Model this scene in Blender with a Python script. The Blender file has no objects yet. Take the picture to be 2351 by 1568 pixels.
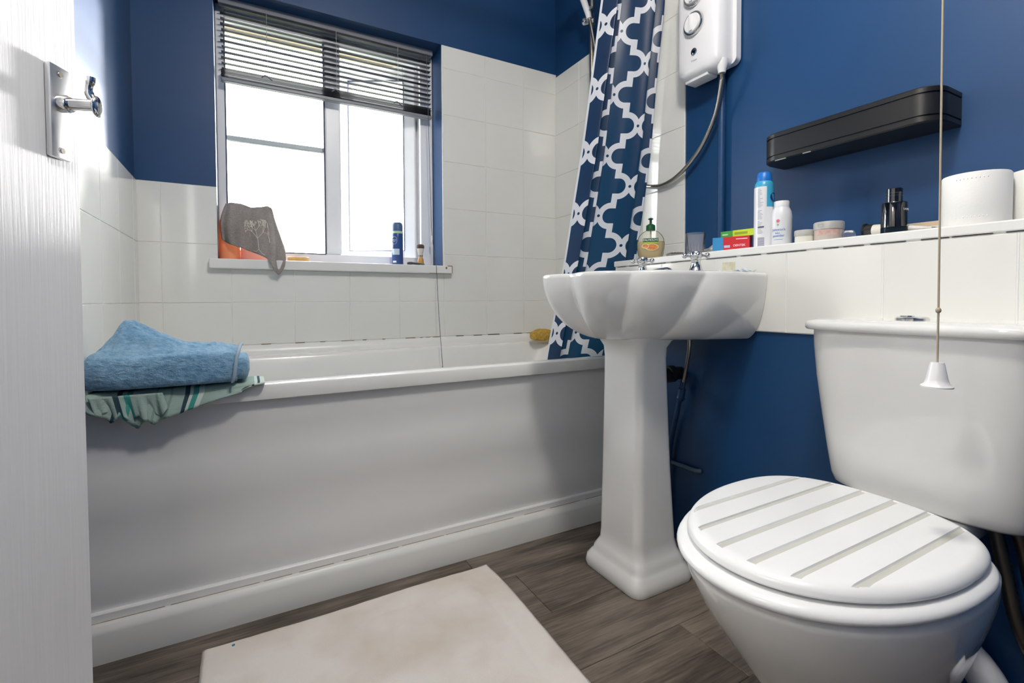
import bpy, bmesh, math, random
from mathutils import Vector, Matrix, noise
R = math.radians
random.seed(7)
scene = bpy.context.scene
col = scene.collection

# ------------------------------------------------------------------ camera
YAW, PITCH, ROLL, FPX = 0.505869, 0.0274213, -0.0040833, 1105.5
fw = Vector((math.sin(YAW)*math.cos(PITCH), math.cos(YAW)*math.cos(PITCH), -math.sin(PITCH)))
r0 = Vector((math.cos(YAW), -math.sin(YAW), 0)); u0 = r0.cross(fw)
rt = r0*math.cos(ROLL)+u0*math.sin(ROLL); up = -r0*math.sin(ROLL)+u0*math.cos(ROLL)
cd = bpy.data.cameras.new('camera'); cam = bpy.data.objects.new('camera', cd); col.objects.link(cam)
m = Matrix.Identity(4)
for i in range(3):
    m[i][0], m[i][1], m[i][2] = rt[i], up[i], -fw[i]
m[2][3] = 0.76
cam.matrix_world = m
cd.sensor_width = 36; cd.lens = FPX/2351*36; cd.shift_y = (718.35-784)/2351; cd.clip_start = 0.02
scene.camera = cam

# ------------------------------------------------------------------ world, lights, exposure
w = bpy.data.worlds.new('overcast_sky'); scene.world = w; w.use_nodes = True
bg = w.node_tree.nodes['Background']
bg.inputs[0].default_value = (0.93, 0.97, 1.0, 1); bg.inputs[1].default_value = 12.5
vs = scene.view_settings
vs.view_transform = 'Standard'; vs.look = 'None'; vs.exposure = 0.34; vs.gamma = 1.0; vs.use_curve_mapping = False
scene.cycles.use_denoising = True
scene.cycles.caustics_reflective = False; scene.cycles.caustics_refractive = False
scene.cycles.max_bounces = 9; scene.cycles.diffuse_bounces = 5; scene.cycles.glossy_bounces = 4
scene.cycles.transparent_max_bounces = 16; scene.cycles.sample_clamp_indirect = 6.0
def area_light(name, loc, rot, sx, sy, energy, color=(1, 1, 1), portal=False):
    d = bpy.data.lights.new(name, 'AREA'); d.shape = 'RECTANGLE'; d.size = sx; d.size_y = sy; d.energy = energy; d.color = color
    o = bpy.data.objects.new(name, d); col.objects.link(o); o.location = loc; o.rotation_euler = rot
    if portal: d.cycles.is_portal = True
    return o
# low hazy sun, shining in through the window on to the door and the left wall
sd = bpy.data.lights.new('sun', 'SUN'); sd.energy = 11.0; sd.angle = R(7); sd.color = (1, .97, .93)
so_ = bpy.data.objects.new('sun', sd); col.objects.link(so_); so_.location = (4, 7, 3)
so_.rotation_euler = Vector((-math.sin(R(31)), -math.cos(R(31)), -math.tan(R(3)))).to_track_quat('-Z', 'Y').to_euler()
# portal only guides sampling of the sky through the window opening
area_light('window_portal', (0.346, 2.245, 1.39), (R(-90), 0, 0), 0.86, 0.98, 1, portal=True)

# ------------------------------------------------------------------ materials
def lin(h):
    h = h.lstrip('#'); v = [int(h[i:i+2], 16)/255 for i in (0, 2, 4)]
    return tuple((c/12.92 if c <= .04045 else ((c+.055)/1.055)**2.4) for c in v)+(1,)
MATS = {}
class NT:
    """small helper to write node maths"""
    def __init__(s, m): s.m = m; s.t = m.node_tree; s.n = s.t.nodes; s.l = s.t.links
    def new(s, typ, **k):
        x = s.n.new(typ)
        for a, b in k.items(): setattr(x, a, b)
        return x
    def put(s, sock, v):
        if isinstance(v, bpy.types.NodeSocket): s.l.new(v, sock)
        else: sock.default_value = v
    def math(s, op, *a):
        x = s.new('ShaderNodeMath', operation=op)
        for i, v in enumerate(a): s.put(x.inputs[i], v)
        return x.outputs[0]
    def noise(s, vec, scale, detail=3, rough=.5):
        x = s.new('ShaderNodeTexNoise'); s.put(x.inputs['Vector'], vec)
        x.inputs['Scale'].default_value = scale; x.inputs['Detail'].default_value = detail; x.inputs['Roughness'].default_value = rough
        return x.outputs['Fac']
    def ramp(s, fac, stops):
        x = s.new('ShaderNodeValToRGB'); s.put(x.inputs[0], fac); e = x.color_ramp.elements
        while len(e) < len(stops): e.new(0.5)
        for q, (p, c) in zip(e, stops): q.position = p; q.color = c
        return x.outputs[0]
    def mix(s, fac, a, b):
        x = s.new('ShaderNodeMix', data_type='RGBA'); s.put(x.inputs[0], fac); s.put(x.inputs[6], a); s.put(x.inputs[7], b)
        return x.outputs[2]
    def mapping(s, vec, scale=(1, 1, 1), loc=(0, 0, 0)):
        x = s.new('ShaderNodeMapping'); s.put(x.inputs['Vector'], vec); x.inputs['Scale'].default_value = scale; x.inputs['Location'].default_value = loc
        return x.outputs[0]
    def bump(s, h, strength, dist):
        x = s.new('ShaderNodeBump'); s.put(x.inputs['Height'], h); x.inputs['Strength'].default_value = strength; x.inputs['Distance'].default_value = dist
        return x.outputs[0]
def M(name, color, rough=.5, metal=0., coat=0., var=0., var_scale=8., bump=None, trans=0., emit=None, spec=.5, sheen=0., alpha=None, ior=1.45):
    if name in MATS: return MATS[name]
    mt = bpy.data.materials.new(name); mt.use_nodes = True; MATS[name] = mt
    t = NT(mt); b = t.n['Principled BSDF']
    c = lin(color) if isinstance(color, str) else color
    b.inputs['Base Color'].default_value = c; b.inputs['Roughness'].default_value = rough; b.inputs['Metallic'].default_value = metal
    b.inputs['Coat Weight'].default_value = coat; b.inputs['Transmission Weight'].default_value = trans; b.inputs['Specular IOR Level'].default_value = spec
    b.inputs['Sheen Weight'].default_value = sheen; b.inputs['IOR'].default_value = ior
    if emit: b.inputs['Emission Color'].default_value = c; b.inputs['Emission Strength'].default_value = emit
    if alpha is not None: b.inputs['Alpha'].default_value = alpha
    co = t.new('ShaderNodeTexCoord').outputs['Object']
    n = t.noise(co, var_scale, 4)
    v = max(var, .02)
    d = tuple(x*(1-v) for x in c[:3])+(1,); l = tuple(min(1, x*(1+v)) for x in c[:3])+(1,)
    t.l.new(t.ramp(n, [(.3, d), (.7, l)]), b.inputs['Base Color'])
    if bump:
        t.l.new(t.bump(t.noise(co, bump[0], 3), bump[1], bump[2]), b.inputs['Normal'])
    return mt
BLUE = M('blue_wall_paint', '#133d68', .42, var=.06, var_scale=2.5, bump=(60, .08, .002))
WHITE = M('white_gloss_paint', '#e6e6e3', .28, var=.02)
TILE = M('white_glazed_tile', '#e4e4df', .12, coat=.3, var=.02, var_scale=3, bump=(5, .12, .004))
GROUT = M('grout', '#e2e1da', .7, var=.08, var_scale=20)
CERAMIC = M('white_ceramic', '#e4e4e2', .1, coat=.5, var=.01)
ACRYL = M('white_acrylic', '#e8e8e4', .16, coat=.3, var=.015)
PANEL = M('bath_panel_paint', '#e6e6e4', .32, var=.02, var_scale=2)
UPVC = M('white_upvc', '#f4f5f7', .3, var=.01)
CHROME = M('chrome', '#d5d5d5', .1, metal=1)
STEEL = M('satin_steel', '#b6afa4', .28, metal=1)
BLACK = M('black_satin', '#17181a', .38, var=.1)
DARK = M('dark_rubber', '#25272b', .6)
PLASTIC = M('white_plastic', '#e6e6e8', .3, var=.01)
GREYPL = M('grey_plastic', '#a8a8a4', .4)
LID = M('seat_white_lacquer', '#e9eaea', .28, var=.015)
GROOVE = M('seat_groove_grey', '#c6c6be', .5, var=.05)  # groove floors slightly greyer than the rest of the lid
CREAM = M('cream_render', '#8a8069', .8, var=.05)
PAPER = M('soft_paper', '#ebebe8', .9, var=.02, bump=(220, .25, .001))
CEIL = M('ceiling_paint', '#eceae6', .8)

def glass_mat():
    mt = bpy.data.materials.new('window_glass'); mt.use_nodes = True; t = NT(mt); t.n.clear()
    o = t.new('ShaderNodeOutputMaterial'); mx = t.new('ShaderNodeMixShader'); tr = t.new('ShaderNodeBsdfTransparent'); gl = t.new('ShaderNodeBsdfGlossy')
    gl.inputs['Roughness'].default_value = .02
    fr = t.new('ShaderNodeFresnel'); fr.inputs[0].default_value = 1.3
    t.l.new(fr.outputs[0], mx.inputs[0]); t.l.new(tr.outputs[0], mx.inputs[1]); t.l.new(gl.outputs[0], mx.inputs[2]); t.l.new(mx.outputs[0], o.inputs[0])
    MATS['glass'] = mt; return mt
GLASS = glass_mat()

def clear_mat(name, tint, amount=.12, rough=.05, body='#ffffff'):
    """thin clear plastic or glass: see-through with tint, gloss and a little body"""
    mt = bpy.data.materials.new(name); mt.use_nodes = True; t = NT(mt); t.n.clear()
    o = t.new('ShaderNodeOutputMaterial'); m1 = t.new('ShaderNodeMixShader'); m2 = t.new('ShaderNodeMixShader')
    tr = t.new('ShaderNodeBsdfTransparent'); tr.inputs[0].default_value = lin(tint)
    df = t.new('ShaderNodeBsdfDiffuse'); df.inputs[0].default_value = lin(body)
    gl = t.new('ShaderNodeBsdfGlossy'); gl.inputs['Roughness'].default_value = rough
    lw = t.new('ShaderNodeLayerWeight'); lw.inputs[0].default_value = .12
    m1.inputs[0].default_value = amount
    t.l.new(tr.outputs[0], m1.inputs[1]); t.l.new(df.outputs[0], m1.inputs[2])
    t.l.new(lw.outputs['Fresnel'], m2.inputs[0]); t.l.new(m1.outputs[0], m2.inputs[1]); t.l.new(gl.outputs[0], m2.inputs[2]); t.l.new(m2.outputs[0], o.inputs[0])
    return mt

def wood_floor():
    mt = bpy.data.materials.new('grey_brown_wood_vinyl'); mt.use_nodes = True; t = NT(mt); b = t.n['Principled BSDF']
    pos = t.new('ShaderNodeNewGeometry').outputs['Position']
    rnd = t.new('ShaderNodeObjectInfo').outputs['Random']
    cx = t.new('ShaderNodeCombineXYZ'); t.put(cx.inputs[0], t.math('MULTIPLY', rnd, 37.)); t.put(cx.inputs[1], t.math('MULTIPLY', rnd, 11.))
    ad = t.new('ShaderNodeVectorMath', operation='ADD'); t.l.new(pos, ad.inputs[0]); t.l.new(cx.outputs[0], ad.inputs[1])
    v = ad.outputs[0]
    warp = t.noise(t.mapping(v, (1.2, 5, 1)), 2.0, 3)
    fine = t.noise(t.mapping(v, (3, 60, 1)), 3.0, 6, .6)
    broad = t.noise(t.mapping(v, (1.4, 9, 1)), 2.6, 4, .55)
    f = t.math('ADD', t.math('MULTIPLY', fine, .5), t.math('ADD', t.math('MULTIPLY', broad, .6), t.math('MULTIPLY', warp, .15)))
    f = t.math('ADD', f, t.math('MULTIPLY', t.math('SUBTRACT', rnd, .5), .10))
    c = t.ramp(f, [(.43, lin('#2b2723')), (.54, lin('#4e463d')), (.66, lin('#6a6056')), (.8, lin('#80766a'))])
    t.l.new(c, b.inputs['Base Color']); b.inputs['Roughness'].default_value = .42
    t.l.new(t.bump(fine, .15, .002), b.inputs['Normal'])
    return mt
FLOOR = wood_floor()

def door_mat():
    mt = bpy.data.materials.new('white_grained_door_paint'); mt.use_nodes = True; t = NT(mt); b = t.n['Principled BSDF']
    co = t.new('ShaderNodeTexCoord').outputs['Object']
    n = t.noise(t.mapping(co, (260, 1, 5)), 1.0, 5, .6)
    b.inputs['Base Color'].default_value = lin('#e4e5e6'); b.inputs['Roughness'].default_value = .3
    t.l.new(t.ramp(n, [(.3, lin('#e2e3e5')), (.7, lin('#e9eaeb'))]), b.inputs['Base Color'])
    t.l.new(t.bump(n, .35, .0012), b.inputs['Normal'])
    return mt
DOORM = door_mat()

def curtain_mat():
    mt = bpy.data.materials.new('navy_trellis_curtain'); mt.use_nodes = True; t = NT(mt); b = t.n['Principled BSDF']
    uv = t.new('ShaderNodeUVMap'); uv.uv_map = 'UVMap'
    sp = t.new('ShaderNodeSeparateXYZ'); t.l.new(uv.outputs[0], sp.inputs[0])
    U0, V = sp.outputs[0], sp.outputs[1]
    U = t.math('SUBTRACT', U0, .03)
    A, B = .100, .107
    def fold(x, period, off):
        f = t.math('FRACT', t.math('DIVIDE', t.math('ADD', x, off), period))
        return t.math('MULTIPLY', t.math('ABSOLUTE', t.math('SUBTRACT', f, .5)), period)
    def dist(x, y, a, c):
        dx = t.math('SUBTRACT', x, a); dy = t.math('SUBTRACT', y, c)
        return t.math('SQRT', t.math('ADD', t.math('MULTIPLY', dx, dx), t.math('MULTIPLY', dy, dy)))
    lt = lambda x, k: t.math('LESS_THAN', x, k)
    mul = lambda *a: a[0] if len(a) == 1 else t.math('MULTIPLY', a[0], mul(*a[1:]))
    tot = None
    for ox, oy in ((0, 0), (A, B)):
        x = fold(U, 2*A, ox+A); y = fold(V, 2*B, oy+B)
        ring = t.math('GREATER_THAN', dist(x, y, .042, B), .0475)
        cell = mul(lt(x, .039), lt(y, .092), ring)
        lobe = lt(dist(x, y, .058, 0), .027)
        rect = mul(lt(x, .058), lt(y, .027))
        dot = t.math('MAXIMUM', lt(dist(x, y, A, 0), .0052), lt(dist(x, y, 0, B), .0052))
        k = t.math('MAXIMUM', t.math('MAXIMUM', cell, lobe), t.math('MAXIMUM', rect, dot))
        tot = k if tot is None else t.math('MAXIMUM', tot, k)
    hem = t.math('GREATER_THAN', U0, .008)           # plain white hem down the free edge
    tot = t.math('MULTIPLY', tot, hem)
    c = t.mix(tot, lin('#e2e5ec'), lin('#0c254a'))
    t.l.new(c, b.inputs['Base Color']); b.inputs['Roughness'].default_value = .42
    tl = t.new('ShaderNodeBsdfTranslucent'); t.l.new(t.mix(tot, lin('#e6e8ee'), lin('#1d7fb0')), tl.inputs[0])
    mx = t.new('ShaderNodeMixShader'); mx.inputs[0].default_value = .24
    o = t.n['Material Output']; t.l.new(b.outputs[0], mx.inputs[1]); t.l.new(tl.outputs[0], mx.inputs[2]); t.l.new(mx.outputs[0], o.inputs[0])
    return mt
CURTAIN = curtain_mat()

def towel_mat(name, c1, c2, scale=90, stren=.9, dist=.006):
    mt = bpy.data.materials.new(name); mt.use_nodes = True; t = NT(mt); b = t.n['Principled BSDF']
    co = t.new('ShaderNodeTexCoord').outputs['Object']
    n = t.noise(t.mapping(co, (1, 1, 1.6)), scale, 5, .65); n2 = t.noise(co, 9, 3)
    f = t.math('ADD', t.math('MULTIPLY', n, .65), t.math('MULTIPLY', n2, .35))
    t.l.new(t.ramp(f, [(.35, lin(c1)), (.65, lin(c2))]), b.inputs['Base Color'])
    b.inputs['Roughness'].default_value = 1; b.inputs['Sheen Weight'].default_value = .25; b.inputs['Specular IOR Level'].default_value = .1
    t.l.new(t.bump(n, stren, dist), b.inputs['Normal'])
    return mt
TOWEL = towel_mat('blue_terry', '#5c8bb0', '#97bdd6', 75, 1., .009)
GREYTOWEL = towel_mat('grey_terry', '#877f7b', '#a69f9a', 160, .6, .004)
def striped_mat():
    mt = bpy.data.materials.new('sage_striped_cotton'); mt.use_nodes = True; t = NT(mt); b = t.n['Principled BSDF']
    uv = t.new('ShaderNodeUVMap'); uv.uv_map = 'UVMap'
    sp = t.new('ShaderNodeSeparateXYZ'); t.l.new(uv.outputs[0], sp.inputs[0])
    G = lin('#93a8a0'); D = lin('#27414d'); T = lin('#3a8f88'); W = lin('#c3cec6'); S = lin('#7f948c')
    st = [(0, G), (.16, D), (.185, G), (.21, T), (.24, G), (.36, S), (.375, G), (.44, S), (.455, G), (.52, D), (.55, W), (.57, T), (.60, W), (.63, G), (.9, G), (.93, W), (.95, D), (.965, W)]
    x = t.new('ShaderNodeValToRGB'); x.color_ramp.interpolation = 'CONSTANT'; e = x.color_ramp.elements
    while len(e) < len(st): e.new(.5)
    for q, (p, c) in zip(e, st): q.position = p; q.color = c
    t.l.new(sp.outputs[0], x.inputs[0]); t.l.new(x.outputs[0], b.inputs['Base Color'])
    b.inputs['Roughness'].default_value = .95
    co = t.new('ShaderNodeTexCoord').outputs['Object']; t.l.new(t.bump(t.noise(co, 350, 2), .4, .002), b.inputs['Normal'])
    return mt
STRIPED = striped_mat()
def mat_mat():
    mt = bpy.data.materials.new('off_white_cotton_mat'); mt.use_nodes = True; t = NT(mt); b = t.n['Principled BSDF']
    co = t.new('ShaderNodeTexCoord').outputs['Object']
    n = t.noise(co, 5, 4); n2 = t.noise(co, 260, 2)
    t.l.new(t.ramp(n, [(.38, lin('#d8cec3')), (.6, lin('#e8e2dc'))]), b.inputs['Base Color'])
    b.inputs['Roughness'].default_value = .95; t.l.new(t.bump(n2, .35, .002), b.inputs['Normal'])
    return mt
MATM = mat_mat()

# ------------------------------------------------------------------ mesh helpers
def empty(name, loc=(0, 0, 0), rz=0.):
    o = bpy.data.objects.new(name, None); col.objects.link(o); o.location = loc; o.rotation_euler = (0, 0, rz); o.empty_display_size = .05
    return o
def tag(o, label=None, cat=None, group=None, kind=None):
    if label: o['label'] = label
    if cat: o['category'] = cat
    if group: o['group'] = group
    if kind: o['kind'] = kind
    return o
def link(name, me, parent=None):
    o = bpy.data.objects.new(name, me); col.objects.link(o)
    if parent: o.parent = parent
    return o
def obj(name, bm, mat, parent=None, smooth=None, origin=None):
    """bm in world coords (or parent-local when the parent is moved); smooth = auto-smooth angle in degrees"""
    bmesh.ops.recalc_face_normals(bm, faces=bm.faces)
    me = bpy.data.meshes.new(name)
    if origin is not None: bmesh.ops.translate(bm, vec=-Vector(origin), verts=bm.verts)
    bm.to_mesh(me); bm.free()
    for x in (mat if isinstance(mat, (list, tuple)) else [mat]): me.materials.append(x)
    if smooth is not None:
        me.polygons.foreach_set('use_smooth', [True]*len(me.polygons))
        if smooth < 180: me.set_sharp_from_angle(angle=R(smooth))
    o = link(name, me, parent)
    if origin is not None: o.location = origin
    return o
def B(): return bmesh.new()
def box(bm, a, b, bevel=0., seg=2):
    a, b = Vector(a), Vector(b)
    r = bmesh.ops.create_cube(bm, size=1.)
    vs_ = r['verts']
    bmesh.ops.scale(bm, vec=b-a, verts=vs_); bmesh.ops.translate(bm, vec=(a+b)/2, verts=vs_)
    if bevel > 0:
        es = list({e for v in vs_ for e in v.link_edges})
        bmesh.ops.bevel(bm, geom=es, offset=bevel, segments=seg, affect='EDGES', profile=.5)
    return bm
def boxm(a, b, bevel=0., seg=2): return box(B(), a, b, bevel, seg)
def loft(bm, rings, close=True, cap0=False, cap1=False, mi=None):
    V = [[bm.verts.new(p) for p in ring] for ring in rings]
    n = len(V[0])
    for i in range(len(V)-1):
        for j in range(n if close else n-1):
            k = (j+1) % n
            try:
                f = bm.faces.new((V[i][j], V[i][k], V[i+1][k], V[i+1][j]))
                if mi is not None: f.material_index = mi
            except ValueError: pass
    if cap0: bm.faces.new(V[0][::-1])
    if cap1: bm.faces.new(V[-1])
    return V
def lathe(bm, prof, loc=(0, 0, 0), n=32, sx=1., sy=1., rot=0.):
    """prof: list of (radius, z); ends with r = 0 are closed to a cap"""
    loc = Vector(loc); rings = []
    for r, z in prof:
        r = max(r, 1e-5); ring = []
        for i in range(n):
            a = 2*math.pi*i/n; x, y = r*math.cos(a)*sx, r*math.sin(a)*sy
            ring.append(loc+Vector((x*math.cos(rot)-y*math.sin(rot), x*math.sin(rot)+y*math.cos(rot), z)))
        rings.append(ring)
    loft(bm, rings, True, True, True)
    bmesh.ops.remove_doubles(bm, verts=bm.verts, dist=2e-5)
    return bm
def catmull(pts, k=8):
    pts = [Vector(p) for p in pts]; P = [2*pts[0]-pts[1]]+pts+[2*pts[-1]-pts[-2]]; out = []
    for i in range(1, len(P)-2):
        for j in range(k):
            t = j/k
            out.append(.5*((2*P[i])+(P[i+1]-P[i-1])*t+(2*P[i-1]-5*P[i]+4*P[i+1]-P[i+2])*t*t+(-P[i-1]+3*P[i]-3*P[i+1]+P[i+2])*t**3))
    out.append(pts[-1]); return out
def tube(bm, pts, r, n=10, cap=True, ribs=None):
    pts = [Vector(p) for p in pts]; rings = []
    t = (pts[1]-pts[0]).normalized(); up_ = Vector((0, 0, 1)) if abs(t.z) < .9 else Vector((1, 0, 0))
    s = t.cross(up_).normalized()
    for i, p in enumerate(pts):
        if i == 0: d = pts[1]-pts[0]
        elif i == len(pts)-1: d = pts[-1]-pts[-2]
        else: d = pts[i+1]-pts[i-1]
        d.normalize(); s = (s-d*s.dot(d)).normalized(); q = d.cross(s)
        rr = r[i] if isinstance(r, (list, tuple)) else r
        if ribs and i % 2: rr *= ribs
        rings.append([p+(s*math.cos(2*math.pi*j/n)+q*math.sin(2*math.pi*j/n))*rr for j in range(n)])
    loft(bm, rings, True, cap, cap)
    return bm
def cyl(bm, p0, p1, r, n=20): return tube(bm, [p0, p1], r, n)
def sphere(bm, loc, r, sc=(1, 1, 1), n=16):
    x = bmesh.ops.create_uvsphere(bm, u_segments=n, v_segments=n//2+2, radius=r)
    bmesh.ops.scale(bm, vec=sc, verts=x['verts']); bmesh.ops.translate(bm, vec=loc, verts=x['verts']); return bm
def rrect(x0, x1, y0, y1, r, z, k=6):
    """ring of a rounded rectangle, counter-clockwise"""
    out = []
    for cx, cy, a0 in ((x1-r, y1-r, 0), (x0+r, y1-r, 90), (x0+r, y0+r, 180), (x1-r, y0+r, 270)):
        for i in range(k+1):
            a = R(a0+90*i/k); out.append(Vector((cx+r*math.cos(a), cy+r*math.sin(a), z)))
    return out
def sheet(bm, grid, uvs=None):
    V = [[bm.verts.new(p) for p in row] for row in grid]
    lay = bm.loops.layers.uv.new('UVMap') if uvs else None
    for i in range(len(V)-1):
        for j in range(len(V[0])-1):
            f = bm.faces.new((V[i][j], V[i][j+1], V[i+1][j+1], V[i+1][j]))
            if uvs:
                for lp, (a, c) in zip(f.loops, ((i, j), (i, j+1), (i+1, j+1), (i+1, j))): lp[lay].uv = uvs[a][c]
    return bm
def solidify(o, th, offset=0.):
    md = o.modifiers.new('thickness', 'SOLIDIFY'); md.thickness = th; md.offset = offset
def subsurf(o, n=1):
    md = o.modifiers.new('subdivision', 'SUBSURF'); md.levels = n; md.render_levels = n
def text_mesh(name, body, size, mat, parent, fn, extrude=.0002):
    """flat lettering as thin geometry; fn maps (x, y) of the lettering, centred at 0, and depth to a point"""
    cu = bpy.data.curves.new('lettering', 'FONT'); cu.body = body; cu.size = size; cu.align_x = 'CENTER'; cu.align_y = 'CENTER'; cu.extrude = extrude; cu.resolution_u = 3
    tmp = bpy.data.objects.new('lettering', cu); col.objects.link(tmp)
    dg = bpy.context.evaluated_depsgraph_get(); me = bpy.data.meshes.new_from_object(tmp.evaluated_get(dg))
    bpy.data.objects.remove(tmp); bpy.data.curves.remove(cu)
    for v in me.vertices: v.co = fn(v.co.x, v.co.y, v.co.z+extrude)
    me.materials.clear(); me.materials.append(mat); me.name = name
    return link(name, me, parent)

# ------------------------------------------------------------------ room shell
YW, XR, XL = 2.034, 1.382, -0.318          # window wall, right wall, bath-end wall
XB = 1.185                                 # face of the boxed-in ledge along the right wall
YF, XL2, HC = -0.75, -0.53, 2.35           # wall behind the camera, left wall by the door, ceiling height
ZS = [.5965, .7535, .961, 1.1675, 1.374, 1.579, 1.783, 1.883]   # tile courses
TG = .0012

def struct(name, bm, mat, label, cat, smooth=None):
    return tag(obj(name, bm, mat, None, smooth), label, cat, kind='structure')
def tiles(parent, rects, plane, axis, sgn, grout_rects):
    """square tiles as bevelled plates: rects (a0, a1, z0, z1) on plane axis = const, facing sgn"""
    for a0, a1, z0, z1 in grout_rects:
        p0 = [0, 0, z0]; p1 = [0, 0, z1]; o = 1-axis
        p0[o], p1[o] = a0, a1; p0[axis], p1[axis] = sorted((plane, plane+sgn*.0045))
        obj('grout', boxm(p0, p1), GROUT, parent)
    for a0, a1, z0, z1 in rects:
        p0 = [0, 0, z0+TG]; p1 = [0, 0, z1-TG]; o = 1-axis
        p0[o], p1[o] = a0+TG, a1-TG; p0[axis], p1[axis] = sorted((plane+sgn*.001, plane+sgn*(.0062+random.uniform(-.0003, .0003))))
        obj('tile', boxm(p0, p1, .0011, 1), TILE, parent)

# floor of wood-look planks running along x
fl = struct('floor', boxm((XL2-1.1, YF-.1, -.06), (XR+.1, YW+.2, -.0035)), M('plank_joint', '#2c2823', .8), 'grey-brown wood-look plank floor of the bathroom', 'floor')
ys = .78-.18*9
row = 0
while ys < 1.33:
    x = -1.62+((row*0.47) % 1.22)
    if abs(ys-.60) < .01: x = .876-1.22*2
    if abs(ys-1.14) < .01: x = .55-1.22*2
    while x < XB:
        x0, x1 = max(x, XL2-.02 if ys < 1.15 else XL), min(x+1.22, XB+.0)
        y0, y1 = max(ys, YF), min(ys+.18, 1.31)
        if x1-x0 > .02 and y1-y0 > .01:
            obj('plank', boxm((x0+.0006, y0+.0006, -.004), (x1-.0006, y1-.0006, 0), .0008, 1), FLOOR, fl)
        x += 1.22
    ys += .18; row += 1
struct('ceiling', boxm((XL2-1.1, YF-.1, HC), (XR+.1, YW+.25, HC+.08)), CEIL, 'plain white bathroom ceiling', 'ceiling')

# window wall
WX0, WX1, WZ0, WZ1 = -.083, .775, .88, 1.886
bm = B()
TH = YW+.21
box(bm, (XL2-.1, YW, 0), (WX0, TH, HC)); box(bm, (WX1, YW, 0), (XR+.15, TH, HC))
box(bm, (WX0, YW, 0), (WX1, TH, WZ0)); box(bm, (WX0, YW, WZ1), (WX1, TH, HC))
wb = struct('wall_back', bm, BLUE, 'dark blue window wall with white tiles above the bath', 'wall')
vx = [XL, -.2487, -.043, .1661, .3716, .5752, .7788, .9864, 1.1894, XR]
rc = []
for i in range(9):
    for j in range(len(ZS)-1):
        a0, a1, z0, z1 = vx[i], vx[i+1], ZS[j], ZS[j+1]
        if i >= 6 or j == 0 or (i == 0 and j < 3): rc.append((a0, a1, z0, z1))
        elif i == 1 and j == 1:                 # tile cut to an L round the corner of the window
            bm = B(); pr = [(a0+TG, z0+TG), (a1-TG, z0+TG), (a1-TG, .8765-TG), (WX0-TG, .8765-TG), (WX0-TG, z1-TG), (a0+TG, z1-TG)]
            loft(bm, [[Vector((p, YW-.001, q)) for p, q in pr], [Vector((p, YW-.0062, q)) for p, q in pr]], True, True, True); obj('tile', bm, TILE, wb)
        elif i == 1 and j == 2: rc.append((a0, WX0, z0, z1))
        elif j == 1: rc.append((a0, a1, z0, .8765))
tiles(wb, rc, YW, 1, -1, [(XL, WX0, .5965, 1.1675), (WX0, WX1, .5965, .876), (WX1, XR, .5965, 1.883)])

# bath-end wall (left) as a stub, and left wall by the door with its opening
bm = boxm((XL2-.1, 1.15, 0), (XL, YW, HC))
wl = struct('wall_left', bm, BLUE, 'dark blue wall at the end of the bath with white tiles', 'wall')
yj = [1.15, 1.345, 1.5512, 1.757, 1.963, YW-.006]
tiles(wl, [(yj[i], yj[i+1], ZS[j], ZS[j+1]) for i in range(5) for j in range(3)], XL, 0, 1, [(1.15, YW-.006, .5965, 1.1675)])
bm = B()
box(bm, (XL2-.1, .33, 0), (XL2, 1.15, HC)); box(bm, (XL2-.1, YF, 0), (XL2, -.47, HC)); box(bm, (XL2-.1, -.47, 2.02), (XL2, .33, HC))
struct('wall_doorway', bm, BLUE, 'dark blue left wall holding the door opening', 'wall')
bm = B()   # hall outside the door
box(bm, (XL2-1.15, YF, 0), (XL2-1.05, 1.15, HC)); box(bm, (XL2-1.05, 1.15, 0), (XL2-.1, 1.2, HC)); box(bm, (XL2-1.05, YF-.05, 0), (XL2-.1, YF, HC))
struct('wall_hall', bm, CEIL, 'pale hall walls beyond the open door', 'wall')
struct('wall_front', boxm((XL2-.1, YF-.1, 0), (XR+.1, YF, HC)), BLUE, 'dark blue wall behind the viewer', 'wall')

# right wall with tiled shower corner
wr = struct('wall_right', boxm((XR, YF, 0), (XR+.1, YW, HC)), BLUE, 'dark blue right wall with shower tiles at its far end', 'wall')
yr = [1.2125, 1.42, 1.6255, 1.831, YW-.0065]
tiles(wr, [(yr[i], yr[i+1], ZS[j], ZS[j+1] if j < 6 else 1.868) for i in range(4) for j in range(7)], XR, 0, -1, [(1.2125, YW-.0065, .5965, 1.868)])
# boxed-in pipework along the right wall, blue below, one course of tiles and a white ledge on top
bm = boxm((XB, YF, 0), (XR, 1.276, .64)); box(bm, (XB, YF, .64), (XR, 1.35, .874))
bx = struct('wall_boxing', bm, BLUE, 'blue boxed-in pipe casing under the ledge, with one tile row', 'wall')
yb = [1.352, 1.1295, .924, .7187, .5115, .308, .103, -.103, -.308]
tiles(bx, [(yb[i+1], yb[i], .674, .8745) for i in range(len(yb)-1)], XB, 0, -1, [(yb[-1], yb[0], .674, .8765)])
for i in range(len(yb)-2):       # thick white paint bridging the joints
    obj('joint_bead', tube(B(), [(XB-.0042, yb[i+1], .676), (XB-.0042, yb[i+1]+.0006, .77), (XB-.0042, yb[i+1], .873)], .0021, 6), WHITE, bx)
obj('paint_mark', boxm((XB-.0068, .862, .835), (XB-.0064, .902, .862)), M('old_glue_mark', '#d3cfb4', .6, var=.15, var_scale=60), bx)
tr = struct('trim_1', boxm((XB-.008, YF, .8765), (XR, 1.358, .897), .003, 2), WHITE, 'white painted ledge board along the right wall', 'ledge')
# dark crack under the ledge edge, broken by paint
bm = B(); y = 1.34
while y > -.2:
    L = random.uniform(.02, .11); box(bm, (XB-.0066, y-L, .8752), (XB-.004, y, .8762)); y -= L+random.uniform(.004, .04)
obj('crack', bm, DARK, tr)

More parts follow.
